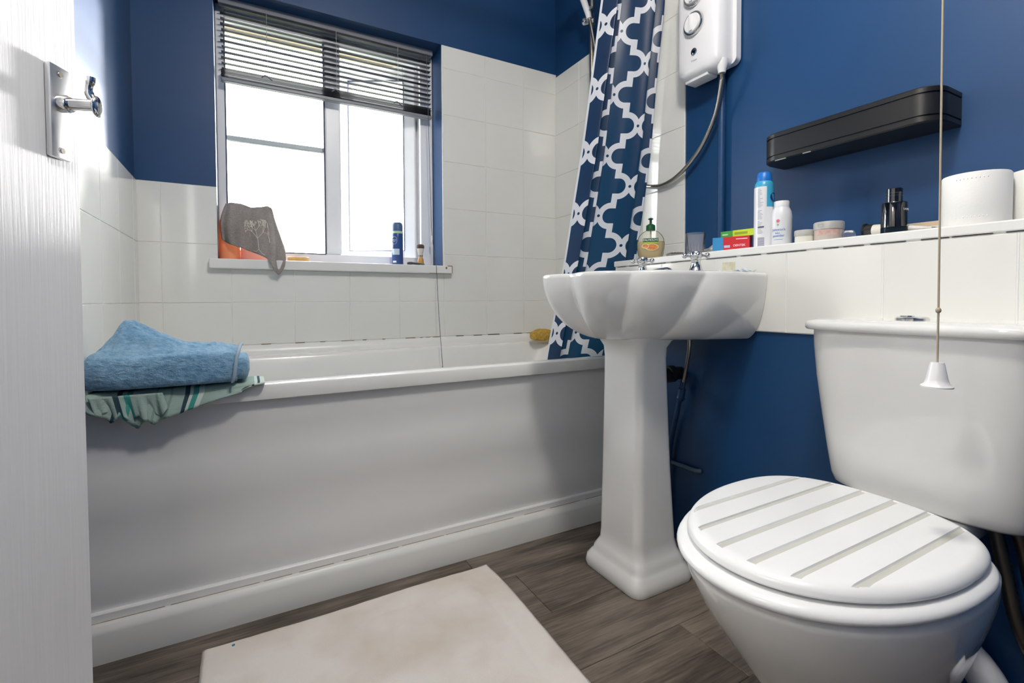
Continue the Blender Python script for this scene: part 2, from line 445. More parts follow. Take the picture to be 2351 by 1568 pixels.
# bath-side trims (bead between tiles and tub)
def bead(name, a, b, axis, sgn, label):
    """quarter-round bead from a to b on a wall"""
    prof = [(0, .5965), (-.008, .596), (-.02, .588), (-.028, .574), (-.03, .558), (-.03, .552), (0, .552)]
    rings = []
    for p in (a, b):
        rings.append([Vector((p, YW+q*1., z)) if axis == 0 else Vector((sgn[0]+sgn[1]*q, p, z)) for q, z in prof])
    bm = B(); loft(bm, rings, True, True, True)
    return struct(name, bm, WHITE, label, 'trim', 40)
bead('trim_2', XL+.03, XR-.03, 0, None, 'white quarter-round bead between tiles and bath below the window')
bead('trim_3', 1.30, YW, 1, (XL, -1), 'white quarter-round bead at the left end of the bath')
bead('trim_4', 1.36, YW, 1, (XR, 1), 'white quarter-round bead at the shower end of the bath')

# window sill
bm = boxm((-.109, 2.0, .876), (.806, YW-.001, .911), .004, 2)
box(bm, (WX0+.001, YW-.004, .881), (WX1-.001, 2.165, .9105))
struct('trim_5', bm, M('sill_paint', '#e3e3e1', .35, var=.05, var_scale=4), 'white painted window sill board above the bath', 'window sill')

sill = bpy.data.objects['trim_5']
STAIN = M('rust_stain', '#8a6a48', .9, var=.3, var_scale=50)
for a, b_ in (((.785, 1.9996, .9085), (.806, 2.03, .9118)), ((.8055, 1.9995, .878), (.8068, 2.03, .909)), ((.70, 1.9998, .8752), (.80, 2.002, .8766)), ((.775, 1.9996, .896), (.782, 2.0005, .906))): obj('rust_stain', boxm(a, b_), STAIN, sill)
bd2 = bpy.data.objects['trim_2']; rs = random.getstate(); random.seed(11); x = .05
while x < 1.22:
    L = random.uniform(.01, .06); obj('mould_spot', boxm((x, YW-.009, .5955), (x+L, YW-.0058, .5955+random.uniform(.001, .0028))), DARK if x > .78 else STAIN, bd2); x += L+random.uniform(.01, .09)
random.setstate(rs)

# window: outer frame, mullion, fixed light, open casement
wd = empty('window_1', (.346, 2.19, .91)); tag(wd, 'white plastic window with a fixed light and an open casement', 'window', kind='structure')
def wchild(name, bm, mat, par=wd, smooth=None):
    o = obj(name, bm, mat, par, smooth); o.matrix_parent_inverse = Matrix.Translation(-Vector(wd.location)); return o
YA, YBk = 2.155, 2.22
wchild('frame_jamb', boxm((WX0, YA, .9105), (-.053, YBk, WZ1), .004), UPVC)
wchild('frame_jamb', boxm((.715, YA, .9105), (WX1, YBk, WZ1), .004), UPVC)
wchild('frame_rail', boxm((-.053, YA, .9105), (.715, YBk, .955), .004), UPVC)
wchild('frame_rail', boxm((-.053, YA, 1.835), (.715, YBk, WZ1), .004), UPVC)
wchild('mullion', boxm((.302, YA, .955), (.368, YBk, 1.835), .008), UPVC)
wchild('glazing_bar', boxm((-.053, 2.185, 1.385), (.302, 2.205, 1.405), .003), M('bar_grey', '#b9c2c4', .4))
wchild('pane', boxm((-.05, 2.192, .958), (.30, 2.198, 1.832)), GLASS)
gk = B()
box(gk, (-.055, YA-.002, .955), (-.051, YA+.02, 1.835)); box(gk, (.2985, YA-.002, .955), (.3025, YA+.02, 1.835))
box(gk, (-.055, YA-.002, .953), (.3025, YA+.02, .956)); box(gk, (-.055, YA-.002, 1.834), (.3025, YA+.02, 1.837))
wchild('gasket', gk, M('gasket_black', '#2b3350', .6))
# casement hinged on the right, swung outwards
sw = empty('casement', (.71, 2.20, .925)); sw.parent = wd; sw.matrix_parent_inverse = Matrix.Translation(-Vector(wd.location))
sw.rotation_euler = (0, 0, R(-29))     # local -x runs from the hinge to the free edge
SL, SH = .345, .905
def schild(name, bm, mat): return obj(name, bm, mat, sw)
bm = boxm((-SL, -.03, 0), (-SL+.04, .03, SH), .004); box(bm, (-.052, -.03, 0), (0, .03, SH), .004)
box(bm, (-SL+.04, -.03, 0), (-.052, .03, .065), .003); box(bm, (-SL+.04, -.03, .842), (-.052, .03, SH), .003)
schild('casement_frame', bm, UPVC)
schild('pane', boxm((-SL+.038, -.003, .062), (-.05, .003, .845)), GLASS)
bm = boxm((-SL+.039, -.032, .064), (-SL+.0415, -.02, .843)); box(bm, (-.0535, -.032, .064), (-.051, -.02, .843))
box(bm, (-SL+.039, -.032, .0635), (-.051, -.02, .066)); box(bm, (-SL+.039, -.032, .841), (-.051, -.02, .8435))
schild('gasket', bm, MATS['gasket_black'])
# eave of the roof seen through the top of the window
bm = boxm((-2.2, TH+.02, 2.03), (3.2, TH+.42, 2.07)); box(bm, (-2.2, TH+.39, 2.02), (3.2, TH+.42, 2.22)); box(bm, (-2.2, TH, 2.07), (3.2, TH+.40, 2.2))
tag(obj('roof_eave', bm, CREAM), 'cream roof eave outside above the window', 'eave', kind='structure')

struct('ground_outside', boxm((-20, TH+.5, -2.6), (20, 30, -2.5)), M('garden_ground', '#5f6350', .95, var=.2, var_scale=1), 'garden ground far below the window', 'ground')

# ------------------------------------------------------------------ open door
door = empty('door_1', (-.2254-.762*math.sin(R(22.6)), .9999-.762*math.cos(R(22.6)), 0), R(90-22.6))   # local x: hinge -> free edge, local -y faces the room
tag(door, 'white grained door standing open at the left edge', 'door', kind='structure')
obj('door_leaf', boxm((0, 0, .008), (.762, .035, 1.98), .0015, 1), DOORM, door)
hx = .762-.043
pl = obj('handle_plate', boxm((hx-.019, -.009, .972), (hx+.019, 0, 1.108), .003, 2), M('brushed_chrome', '#dcdcde', .32, metal=1), door, 40)
bm = B()
for zz in (.984, 1.096): cyl(bm, (hx, -.0098, zz), (hx, -.006, zz), .0042, 12)
obj('screw', bm, STEEL, pl)
bm = B(); tube(bm, [(hx, -.008, 1.053), (hx, -.018, 1.053), (hx, -.022, 1.053)], [.0125, .0125, .0105], 20)
tube(bm, [(hx, -.02, 1.053), (hx, -.054, 1.053)], .0085, 18)
lv = obj('lever', bm, CHROME, door, 40)
bm = B(); sphere(bm, (hx, -.0575, 1.051), .0155, (.75, .3, 1.), 18)          # oval end of the post
tube(bm, catmull([(hx, -.054, 1.058), (hx-.002, -.049, 1.068), (hx-.003, -.0495, 1.078), (hx-.004, -.0525, 1.086), (hx-.004, -.053, 1.092)], 4), [.006]*6+[.0052]*5+[.0062]*6, 12)
obj('lever_grip', bm, CHROME, lv, 60)
cyl_h = B()
for zz in (.25, 1.0, 1.75): cyl(cyl_h, (0, -.004, zz-.045), (0, -.004, zz+.045), .006, 10)
obj('hinge', cyl_h, STEEL, door, 40)

# ------------------------------------------------------------------ ceiling lamp of the room, added fill lamp in the hall
def lamp(name, loc, energy, label, size=.30):
    t = empty(name, loc); tag(t, label, 'lamp')
    obj('base_plate', lathe(B(), [(0, 0), (.1, 0), (.1, -.02), (.0, -.02)], (0, 0, 0), 32), PLASTIC, t, 40)
    obj('glass_bowl', lathe(B(), [(.0, -.021), (.14, -.021), (.135, -.05), (.1, -.075), (.05, -.088), (0, -.09)], (0, 0, 0), 32), M('lamp_opal', (1., .97, .92, 1), .4, emit=6.), t, 60)
    d = bpy.data.lights.new(name+'_light', 'POINT'); d.shadow_soft_size = .09; d.energy = energy; d.color = (1, .95, .88)
    o = bpy.data.objects.new(name+'_light', d); col.objects.link(o); o.parent = t; o.location = (0, 0, -.2)
    return t
lamp('ceiling_lamp', (.4, .3, HC), 38, 'round opal ceiling lamp above the bathroom floor')
lamp('hall_fill_lamp', (XL2-.6, .1, HC), 30, 'round opal fill lamp added in the unseen hall beyond the door')  # unseen lamp, added to send fill light in through the doorway

# ------------------------------------------------------------------ bathtub
tub = empty('bathtub', (.532, 1.66, 0)); tag(tub, 'white built-in bathtub with a painted front panel under the window', 'bathtub')
def tchild(name, bm, mat, smooth=None, par=tub):
    o = obj(name, bm, mat, par, smooth); o.matrix_parent_inverse = Matrix.Translation(-Vector(tub.location)); return o
bm = B()
x0, x1, y0, y1 = XL+.002, XR-.002, 1.297, YW-.002
def rr(dx0, dx1, dy0, dy1, r, z): return rrect(x0+dx0, x1-dx1, y0+dy0, y1-dy1, r, z, 8)
rings = [rr(0, 0, .001, 0, .004, .522), rr(0, 0, 0, 0, .004, .526), rr(0, 0, 0, 0, .004, .553), rr(0, 0, .0015, 0, .006, .557), rr(.003, .003, .005, 0, .008, .559),
         rr(.05, .06, .05, .045, .06, .559), rr(.062, .07, .062, .055, .10, .556), rr(.07, .08, .07, .062, .12, .546),
         rr(.09, .11, .08, .072, .14, .46), rr(.14, .2, .1, .09, .15, .30), rr(.2, .27, .13, .12, .16, .19), rr(.3, .35, .2, .19, .15, .165)]
loft(bm, rings, True, False, True)
tchild('tub', bm, ACRYL, 32)
# front panel: very shallow horizontal bands
bm = B(); prof = [(1.318, .09)]
zz = [.112, .114, .185, .187, .29, .292, .385, .387, .455, .457, .505]
yy = [1.3150, 1.3146, 1.3146, 1.3150, 1.3150, 1.3146, 1.3146, 1.3150, 1.3150, 1.3146, 1.3146]
front = [(1.3145, .075)]+list(zip(yy, zz))+[(1.3145, .5225)]
ring = [(p, z) for p, z in front]+[(1.335, .5225), (1.335, .075)]
loft(bm, [[Vector((XL+.002, p, z)) for p, z in ring], [Vector((XR-.003, p, z)) for p, z in ring]], True, True, True)
tchild('front_panel', bm, PANEL, 30)
tchild('panel_gap', boxm((XL+.003, 1.312, .5205), (XR-.004, 1.332, .5225)), DARK)
ring = [(1.2805, 0), (1.2805, .062), (1.2835, .069), (1.291, .0765), (1.3165, .0775), (1.3165, 0)]
bm = B(); loft(bm, [[Vector((XL+.002, p, z)) for p, z in ring], [Vector((XB-.001, p, z)) for p, z in ring]], True, True, True)
pk = tchild('plinth', bm, M('plinth_paint', '#e0e0dc', .3, var=.02, var_scale=3), 30)
ring = [(1.304, .0775), (1.304, .094), (1.307, .0965), (1.318, .0965), (1.318, .0775)]
bm = B(); loft(bm, [[Vector((XL+.002, p, z)) for p, z in ring], [Vector((XB-.001, p, z)) for p, z in ring]], True, True, True)
tchild('panel_fillet', bm, PANEL, 30)
x = XL+.02
GRM = M('rusty_grime', '#a89886', .9, var=.3, var_scale=30)
while x < XB-.05:      # rusty grime line along the top of the plinth
    L = random.uniform(.05, .25); tchild('grime_line', boxm((x, 1.3025, .0772), (min(x+L, XB-.02), 1.3042, .0782)), GRM); x += L+random.uniform(.005, .06)
# yellow sponge on the far corner of the rim
bm = B(); rings = []
for i in range(9):
    t = i/8; a = math.sin(math.pi*min(max(t, .06), .94))**.35
    rings.append([Vector((0, 0, 0))+Vector((-.055+.11*t, .034*a*math.cos(q)*abs(math.cos(q))**-.35 if abs(math.cos(q)) > 1e-3 else 0, .002+.024+.024*a*math.sin(q)*(abs(math.sin(q))**-.35 if abs(math.sin(q)) > 1e-3 else 0))) for q in [2*math.pi*k/20+.05 for k in range(20)]])
loft(bm, rings, True, True, True)
sp = obj('bath_sponge', bm, M('yellow_sponge', '#bf9a46', 1., var=.25, var_scale=120, bump=(220, 1., .004)), None, 60)
sp.location = (1.235, 1.935, .559); sp.rotation_euler = (0, 0, R(15)); sp.scale = (1.15, 1.1, 1.25)
tag(sp, 'yellow bath sponge on the far corner of the bath rim', 'sponge')

# ------------------------------------------------------------------ window blind
bl = empty('venetian_blind', (.345, 2.115, 1.85)); tag(bl, 'grey aluminium slatted blind half raised in the window', 'blind')
SLAT = M('slat_aluminium', '#5f6268', .4, var=.03); RAILM = M('blind_rail', '#83868c', .4)
obj('head_rail', boxm((-.415, -.014, .012), (.415, .014, .036), .002), RAILM, bl)
def slat_mesh(w=.0245, L=.408):
    bm = B(); rows = []
    for y, z in ((-w/2, -.0016), (-w/4, -.0003), (0, 0), (w/4, -.0003), (w/2, -.0016)): rows.append([Vector((-L, y, z)), Vector((L, y, z))])
    sheet(bm, rows)
    bmesh.ops.solidify(bm, geom=bm.faces[:], thickness=.0005)
    bmesh.ops.recalc_face_normals(bm, faces=bm.faces)
    me = bpy.data.meshes.new('slat'); bm.to_mesh(me); bm.free(); me.materials.append(SLAT); return me
sm = slat_mesh()
for i in range(12):
    s = link('slat', sm, bl); s.location = (random.uniform(-.002, .002), 0, .0045-.0205*i); s.rotation_euler = (R(2+random.uniform(-1.5, 1.5)), 0, 0)
for i in range(9):
    s = link('slat', sm, bl); s.location = (random.uniform(-.003, .003), random.uniform(-.0015, .0015), -.2275-.0031*i); s.rotation_euler = (R(random.uniform(-2, 2)), 0, R(random.uniform(-.15, .15)))
obj('bottom_rail', boxm((-.409, -.013, -.271), (.409, .013, -.257), .003), RAILM, bl)
for x in (-.255, .0, .255):
    bm = B()
    for y in (-.0135, .0135): tube(bm, [(x, y, .012), (x, y, -.23)], .0006, 5)
    obj('ladder_cord', bm, M('cord_white', '#cfcfca', .8), bl)
    bm = B()
    tube(bm, catmull([(x-.02, -.0145, -.235), (x-.008, -.019, -.226), (x+.004, -.019, -.232), (x+.016, -.0155, -.24)], 4), .0022, 6)
    obj('slack_cord', bm, SLAT, bl)
# lift cord: runs down beside the reveal, over the sill nose and dangles towards the bath
bm = B(); T0 = Vector(bl.location)
pts = catmull([Vector(p)-T0 for p in ((.728, 2.096, 1.862), (.734, 2.094, 1.58), (.741, 2.092, 1.2), (.745, 2.09, 1.06), (.744, 2.05, .95), (.731, 1.997, .906), (.7285, 1.985, .86), (.725, 1.955, .70), (.719, 1.90, .485))], 6)
tube(bm, pts, .0012, 6)
lc = obj('lift_cord', bm, M('cord_grey', '#5f6064', .8), bl)
bm = B(); sphere(bm, Vector((.719, 1.90, .482))-T0, .0035, (1, 1, 1.5), 8); obj('cord_end', bm, GREYPL, lc, 60)
bm = B(); tube(bm, [Vector((.744, 2.087, 1.05))-T0, Vector((.745, 2.085, 1.02))-T0], [.004, .003], 8); obj('cord_toggle', bm, MATS['cord_white'], lc, 50)

# ------------------------------------------------------------------ things on the sill
SZ = .911
def lathe_thing(name, label, cat, loc, parts, group=None, rz=0.):
    """parts: (name, profile, material[, sx, sy, label])"""
    t = empty(name, loc, rz); tag(t, label, cat, group)
    for p in parts:
        sx, sy = (p[3], p[4]) if len(p) > 4 else (1, 1)
        o = obj(p[0], lathe(B(), p[1], (0, 0, 0), 36, sx, sy), p[2], t, 50)
        if len(p) > 5: o['label'] = p[5]
    return t
def translucent_mat(name, c, amt=.6):
    mt = M(name, c, .35); t = NT(mt); tl = t.new('ShaderNodeBsdfTranslucent'); tl.inputs[0].default_value = lin(c); mx = t.new('ShaderNodeMixShader'); mx.inputs[0].default_value = amt
    t.l.new(t.n['Principled BSDF'].outputs[0], mx.inputs[1]); t.l.new(tl.outputs[0], mx.inputs[2]); t.l.new(mx.outputs[0], t.n['Material Output'].inputs[0]); return mt
ORANGE = translucent_mat('orange_plastic', '#f8bd90', .25); PINK = translucent_mat('salmon_plastic', '#f6c8ba', .25)
lathe_thing('shampoo_bottle', 'orange plastic bottle in the left corner of the window sill', 'bottle', (-.047, 2.105, SZ),
    [('body', [(0, 0), (.03, 0), (.034, .004), (.034, .13), (.031, .15), (.02, .165), (.014, .168), (0, .168)], ORANGE, 1., .75), ('cap', [(0, .168), (.017, .168), (.017, .198), (.014, .2), (0, .2)], PINK)])
lathe_thing('shampoo_bottle', 'salmon pink bottle beneath the grey flannel, second from the left reveal', 'bottle', (.035, 2.11, SZ),
    [('body', [(0, 0), (.038, 0), (.043, .005), (.043, .14), (.038, .16), (.02, .17), (0, .17)], PINK, 1.1, .6), ('cap', [(0, .17), (.035, .17), (.035, .183), (.03, .187), (0, .187)], ORANGE, 1.1, .6)])
# grey flannel draped over the bottles
def lerp(a, b, t): return a+(b-a)*t
def interp(tab, x):
    for (a, va), (b, vb) in zip(tab, tab[1:]):
        if x <= b:
            t = (x-a)/(b-a); t = t*t*(3-2*t) if False else t
            return tuple(lerp(p, q, t) for p, q in zip(va, vb)) if isinstance(va, tuple) else lerp(va, vb, t)
    return tab[-1][1]
#  s across: x at top, z at top, x at bottom, z at bottom, y at bottom
FL = [(0, (-.058, 1.112, -.069, .985, 2.062)), (.15, (-.04, 1.119, -.045, .968, 2.055)), (.35, (-.005, 1.117, -.002, .952, 2.045)), (.5, (.025, 1.106, .035, .938, 2.03)), (.65, (.06, 1.111, .075, .915, 2.0)),
      (.78, (.08, 1.117, .096, .873, 1.988)), (.88, (.094, 1.11, .112, .855, 1.984)), (.95, (.102, 1.08, .13, .885, 1.99)), (1., (.106, 1.03, .137, .92, 2.005))]
def flannel(s, t):
    xt, zt, xb, zb, yb_ = interp(FL, s)
    fold_ = .010*math.sin(s*15.+.6)+.006*math.sin(s*31.)
    if t < .18:                       # short flap behind
        q = t/.18; return Vector((xt+.006*(1-q), 2.148-.01*q, zt-.075*(1-q)**1.2))
    if t < .34:                       # over the top
        q = (t-.18)/.16; a = q*math.pi
        return Vector((xt, 2.103+.036*math.cos(a), zt+.006*math.sin(a)))
    q = (t-.34)/.66
    y = lerp(2.066, yb_, q**1.3)-.012*math.sin(q*math.pi)+fold_*(.35+.65*q)
    if s > .9: y += .03*(s-.9)*10*(1-q)
    return Vector((lerp(xt, xb, q)-.012*math.sin(q*math.pi)*(1-2*s)*.8, y, lerp(zt, zb, q)))
NS, NTt = 48, 44
g = [[flannel(i/(NS-1), j/(NTt-1)) for i in range(NS)] for j in range(NTt)]
fo = obj('flannel', sheet(B(), g), GREYTOWEL, None, 180); solidify(fo, .0045)
tag(fo, 'grey terry flannel with an embroidered tree draped over bottles on the sill', 'flannel')
bm = B()      # embroidered tree
def fpt(s, t): 
    p = flannel(s, t); e = .004
    n = (flannel(s+e, t)-p).cross(flannel(s, t+e)-p).normalized()
    if n.y > 0: n = -n
    return p+n*.0032
def branch(s, t, ang, L, d):
    if d == 0 or L < .012: return
    s2, t2 = s+math.cos(ang)*L*.85, t-math.sin(ang)*L
    s2 = min(max(s2, .38), .72); t2 = min(max(t2, .5), .97)
    tube(bm, [fpt(s, t), fpt((s+s2)/2, (t+t2)/2), fpt(s2, t2)], .0008, 4)
    for k in (-1, 1, .2): branch(s2, t2, ang+k*random.uniform(.4, .9), L*random.uniform(.6, .8), d-1)
rs = random.getstate(); random.seed(5)
branch(.56, .93, R(92), .16, 5)
for k in (-1, 1): branch(.56, .92, R(90+k*140), .06, 2)
random.setstate(rs)
obj('embroidery', bm, M('cream_thread', '#e0d9cc', .9), fo)
# wooden soap dish
WOOD = M('bamboo', '#d9ab6c', .5, var=.12, var_scale=40)
t = empty('soap_dish', (.188, 2.09, SZ)); tag(t, 'small round-ended bamboo soap dish on the window sill', 'soap dish')
bm = B(); loft(bm, [rrect(-.036, .036, -.026, .026, .02, 0), rrect(-.039, .039, -.029, .029, .022, .004), rrect(-.039, .039, -.029, .029, .022, .019), rrect(-.036, .036, -.026, .026, .02, .0215), rrect(-.03, .03, -.02, .02, .014, .0215), rrect(-.027, .027, -.018, .018, .012, .013)], True, True, True)
obj('tray', bm, WOOD, t, 40)
bm = B()
for q in (-.012, 0, .012): box(bm, (-.024, q-.0025, .0125), (.024, q+.0025, .0165), .0008, 1)
obj('rib', bm, WOOD, t)
def facing(loc):       # direction from an object to the viewpoint
    return math.atan2(-loc[1], -loc[0])
def cyl_map(r, a0, z0, off=.0004):
    def f(x, y, d): a = a0+x/r; return Vector(((r+off+d)*math.cos(a), (r+off+d)*math.sin(a), z0+y))
    return f
def cyl_patch(name, r, a0, a1, z0, z1, mat, par, off=.0003, n=14):
    bm = B(); sheet(bm, [[Vector(((r+off)*math.cos(lerp(a0, a1, i/n)), (r+off)*math.sin(lerp(a0, a1, i/n)), z)) for i in range(n+1)] for z in (z0, z1)])
    return obj(name, bm, mat, par, 180)
# dark blue shave foam can
NAVY = M('navy_can', '#2c4a86', .3); INK = M('white_print', '#eef0f4', .5); LIME = M('pale_green_band', '#b9d8b4', .4)
loc = (.588, 2.095, SZ); fa = facing(loc)
can = lathe_thing('spray_can', 'dark blue spray can with a pale green band on the window sill', 'can', loc,
    [('body', [(0, 0), (.0225, 0), (.0245, .002), (.0245, .142), (.0225, .147), (0, .147)], NAVY), ('band', [(.0243, .139), (.0248, .139), (.0248, .149), (.0243, .149)], LIME), ('cap', [(0, .149), (.0235, .149), (.0235, .175), (.0205, .185), (.016, .188), (0, .188)], M('slate_blue_cap', '#4a648c', .4))])
bm = B(); f = cyl_map(.0245, fa-.55, .108)
tube(bm, [f(.0115*math.cos(a), .0165*math.sin(a), .0002) for a in [2*math.pi*k/28 for k in range(29)]], .0005, 5)
obj('emblem_ring', bm, INK, can)
text_mesh('lettering', 'NIVEA', .0062, INK, can, cyl_map(.0245, fa-.55, .1095)); text_mesh('lettering', 'MEN', .005, INK, can, cyl_map(.0245, fa-.55, .103))
cyl_patch('label_panel', .0245, fa-.9, fa+.35, .046, .072, M('pale_label', '#c3d4dd', .4), can)
cyl_patch('label_panel', .0245, fa-.9, fa-.2, .012, .02, INK, can)
# razor
t = empty('razor', (.665, 2.05, SZ), R(-6)); tag(t, 'dark grey razor lying in front of the shaving brush', 'razor')
bm = B(); tube(bm, catmull([(-.046, 0, .008), (-.03, 0, .010), (-.005, 0, .008), (.02, 0, .006)], 5), [.004]+[.0062]*6+[.005]*5+[.0038]*4, 10); obj('handle', bm, M('razor_grey', '#4c4e50', .5), t, 60)
bm = B(); box(bm, (.016, -.019, .002), (.026, .019, .008), .002); box(bm, (.008, -.004, .003), (.02, .004, .008)); obj('head', bm, M('razor_teal', '#5d7886', .4), t)
# shaving brush
lathe_thing('shaving_brush', 'badger shaving brush with a wooden handle at the right end of the sill', 'brush', (.688, 2.082, SZ),
    [('handle', [(0, 0), (.012, 0), (.0135, .003), (.015, .014), (.0135, .028), (.009, .04), (.0085, .043), (0, .043)], M('honey_wood', '#c99a58', .35, var=.15, var_scale=30)),
     ('ferrule', [(0, .043), (.0098, .043), (.0105, .048), (0, .048)], CHROME),
     ('bristles', [(0, .048), (.0098, .048), (.0115, .06), (.0145, .072), (.0155, .078)], M('bristle_white', '#dcd6cf', .9, bump=(300, .6, .002))),
     ('bristle_tip', [(.0154, .078), (.0168, .086), (.0155, .093), (.009, .097), (0, .0975)], M('bristle_dark', '#5b4a44', .9, var=.3, var_scale=200))])

# ------------------------------------------------------------------ towels on the bath rim
st = [(-.316, 1.31, .042), (-.29, 1.29, .075), (-.265, 1.275, .108), (-.24, 1.268, .142), (-.22, 1.266, .146), (-.2, 1.265, .132), (-.17, 1.264, .112), (-.13, 1.264, .094), (-.09, 1.265, .088), (-.055, 1.267, .084), (-.03, 1.27, .078), (-.018, 1.276, .07)]
ZB = .573
bm = B(); rings = []
dense = []
for (a, b) in zip(st, st[1:]):
    for k in range(7): dense.append(tuple(lerp(p, q, k/7) for p, q in zip(a, b)))
dense.append(st[-1])
for x, yf, h in dense:
    yb2 = 1.455; hf = min(h*.9, .068)
    pts = [(yf+.012, 0), (yf+.002, .006), (yf-.002, hf*.35), (yf-.001, hf*.75), (yf+.004, hf*.93), (yf+.016, hf*1.03), (yf+.045, hf+.35*(h-hf)), (yf+.075, hf+.8*(h-hf)), (yf+.1, h), (yf+.125, h*.98), (yf+.15, h*.9), (yb2-.012, h*.8), (yb2, h*.5), (yb2-.004, .008), (yb2-.015, 0), (yf+.12, 0)]
    pts3 = catmull([(0, p, q) for p, q in pts], 5)
    ring = []
    for p in pts3:
        v = Vector((x, p.y, ZB+max(p.z, 0)))
        n = noise.noise(v*18)*.007+noise.noise(v*45)*.004+noise.noise(v*110)*.0022
        cr = .006*max(0, 1-abs(noise.noise(Vector((x*11+3, p.y*26, p.z*9))))*7)      # soft creases
        ring.append(v+Vector((0, n*.5 if p.z > .004 else 0, (n-cr if p.z > hf*.9 else 0))))
    rings.append(ring)
loft(bm, rings, True, True, True)
bt = obj('blue_towel', bm, TOWEL, None, 180); subsurf(bt)
tag(bt, 'blue terry towel folded up on the left front corner of the bath', 'towel')
# inner fold that pokes out at the right end
bm = B(); rings = []
for i in range(9):
    t_ = i/8; x = -.03+.037*t_; sc = 1 if t_ < .7 else math.sqrt(max(.02, 1-((t_-.7)/.32)**2))
    yf, hh = 1.278+.006*t_, .06*sc
    zc = .029
    rings.append([Vector((x, 1.35+.07*sc*math.copysign(abs(math.cos(a))**.45, math.cos(a)), ZB+zc+.0285*sc*math.copysign(abs(math.sin(a))**.6, math.sin(a))+noise.noise(Vector((x*40, a, 0)))*.0015)) for a in [2*math.pi*k/28 for k in range(28)]])
loft(bm, rings, True, True, True)
obj('inner_fold', bm, TOWEL, bt, 180)
HEM = M('towel_hem', '#8fa3b4', .9)
x, yf, h = -.0185, 1.276, .07
pts = [(-.028, 1.262, .0), (-.024, 1.258, .018), (-.02, 1.262, .05), (-.016, 1.275, .068), (-.013, 1.31, .079), (-.009, 1.35, .083)]
bm = B(); P = catmull([(a, b_, ZB+c) for a, b_, c in pts], 5)
sheet(bm, [[p+Vector((-.0035, 0, 0)) for p in P], [p+Vector((.0035, -.001, .0008)) for p in P]])
o = obj('hem', bm, HEM, bt, 180); solidify(o, .003)

# striped towel under it, hanging over the front of the rim
HG = [(-.292, .012), (-.27, .028), (-.25, .035), (-.235, .05), (-.222, .035), (-.205, .058), (-.19, .068), (-.178, .05), (-.165, .062), (-.15, .052), (-.12, .043), (-.08, .03), (-.04, .017), (0, .008), (.02, .003), (.038, .0)]
NXs, NVs = 84, 22
g, uvs = [], []
for j in range(NVs):
    row_, ru = [], []
    for i in range(NXs):
        s = i/(NXs-1); x = -.292+.33*s; L = .0
        L = interp(HG, x)
        v = j/(NVs-1)
        ytop = 1.43-.05*s
        rip = .004*math.sin(x*150)*max(0, min(1, (-.06-x)/.1))+.003*math.sin(x*61+1)
        if v < .55:
            q = v/.55; p = Vector((x, lerp(ytop, 1.294, q), .5625+.004*(1+math.sin(x*90))*.3))
        elif v < .7:
            q = (v-.55)/.15; a = q*math.pi/2
            p = Vector((x, 1.294-.0075*math.sin(a)*min(1, L/.01+.3), .5625-.008*(1-math.cos(a))*min(1, L/.01)))
        else:
            q = (v-.7)/.3; p = Vector((x-.012*q, 1.2865-.004*math.sin(q*2)+(rip-.005)*q, .5545-L*q))
            p.y = min(p.y, 1.2895)
            if L < .01: p.y = min(p.y, 1.29); p.z = .5625-(.008+L*q)*min(1, L/.01)
        row_.append(p); ru.append((s, v))
    g.append(row_); uvs.append(ru)
so = obj('striped_towel', sheet(B(), g, uvs), STRIPED, None, 180); solidify(so, .004, 1.)
tag(so, 'sage striped towel hanging over the bath rim beneath the blue towel', 'towel')
# second layer of the same cloth, rucked at the left end
g, uvs = [], []
for j in range(12):
    row_, ru = [], []
    for i in range(40):
        s = i/39; x = -.285+.125*s; v = j/11
        row_.append(Vector((x+.01*v, 1.279-.006*math.sin(s*22)*v-.004*math.sin(s*47+1)*v-.003, .562-(.03+.022*math.sin(s*2.6)+.006*math.sin(s*30))*v))); ru.append((.05+.35*s, v))
    g.append(row_); uvs.append(ru)
o = obj('rucked_layer', sheet(B(), g, uvs), STRIPED, so, 180); solidify(o, .003)

# ------------------------------------------------------------------ bath mat
t = empty('bath_mat', (.247, .955, 0)); tag(t, 'off-white cotton bath mat lying on the floor beside the bath', 'bath mat')
NXm, NYm = 90, 70
grid = []
for j in range(NYm):
    row_ = []
    for i in range(NXm):
        a, b_ = i/(NXm-1)*2-1, j/(NYm-1)*2-1
        x, y = a*.345, b_*.265
        x += .006*math.sin(b_*2.2)-.004*b_*b_; y += .004*math.sin(a*3.)
        x += .028*max(0, abs(b_)-.8)*5*.12*(-1 if a > 0 else 1)*abs(a)
        edge = min(1-abs(a), (1-abs(b_))*.77)
        z = .0075+.0012*noise.noise(Vector((x*9, y*9, 0)))+.0006*noise.noise(Vector((x*40, y*40, 3)))
        d = min(.345-abs(a*.345), .265-abs(b_*.265))
        if .066 < d < .082: z -= .0018                       # woven border
        if d < .006: z -= .004*(1-d/.006)**2
        z += .010*max(0, b_-.93)*max(0, a-.9)*30 + .004*max(0, noise.noise(Vector((x*6+3, y*3, 7))))*(1 if d < .05 else .3)
        row_.append(Vector((x, y, z)))
    grid.append(row_)
o = obj('woven_top', sheet(B(), grid), MATM, t, 180); solidify(o, .006, -1)
bm = B(); lathe(bm, [(0, .0085), (.0032, .0085), (.0032, .0095), (0, .0096)], (-.282, .243, 0), 12)
o = obj('blue_spot', bm, M('blue_stain', '#3f86b0', .8), t)

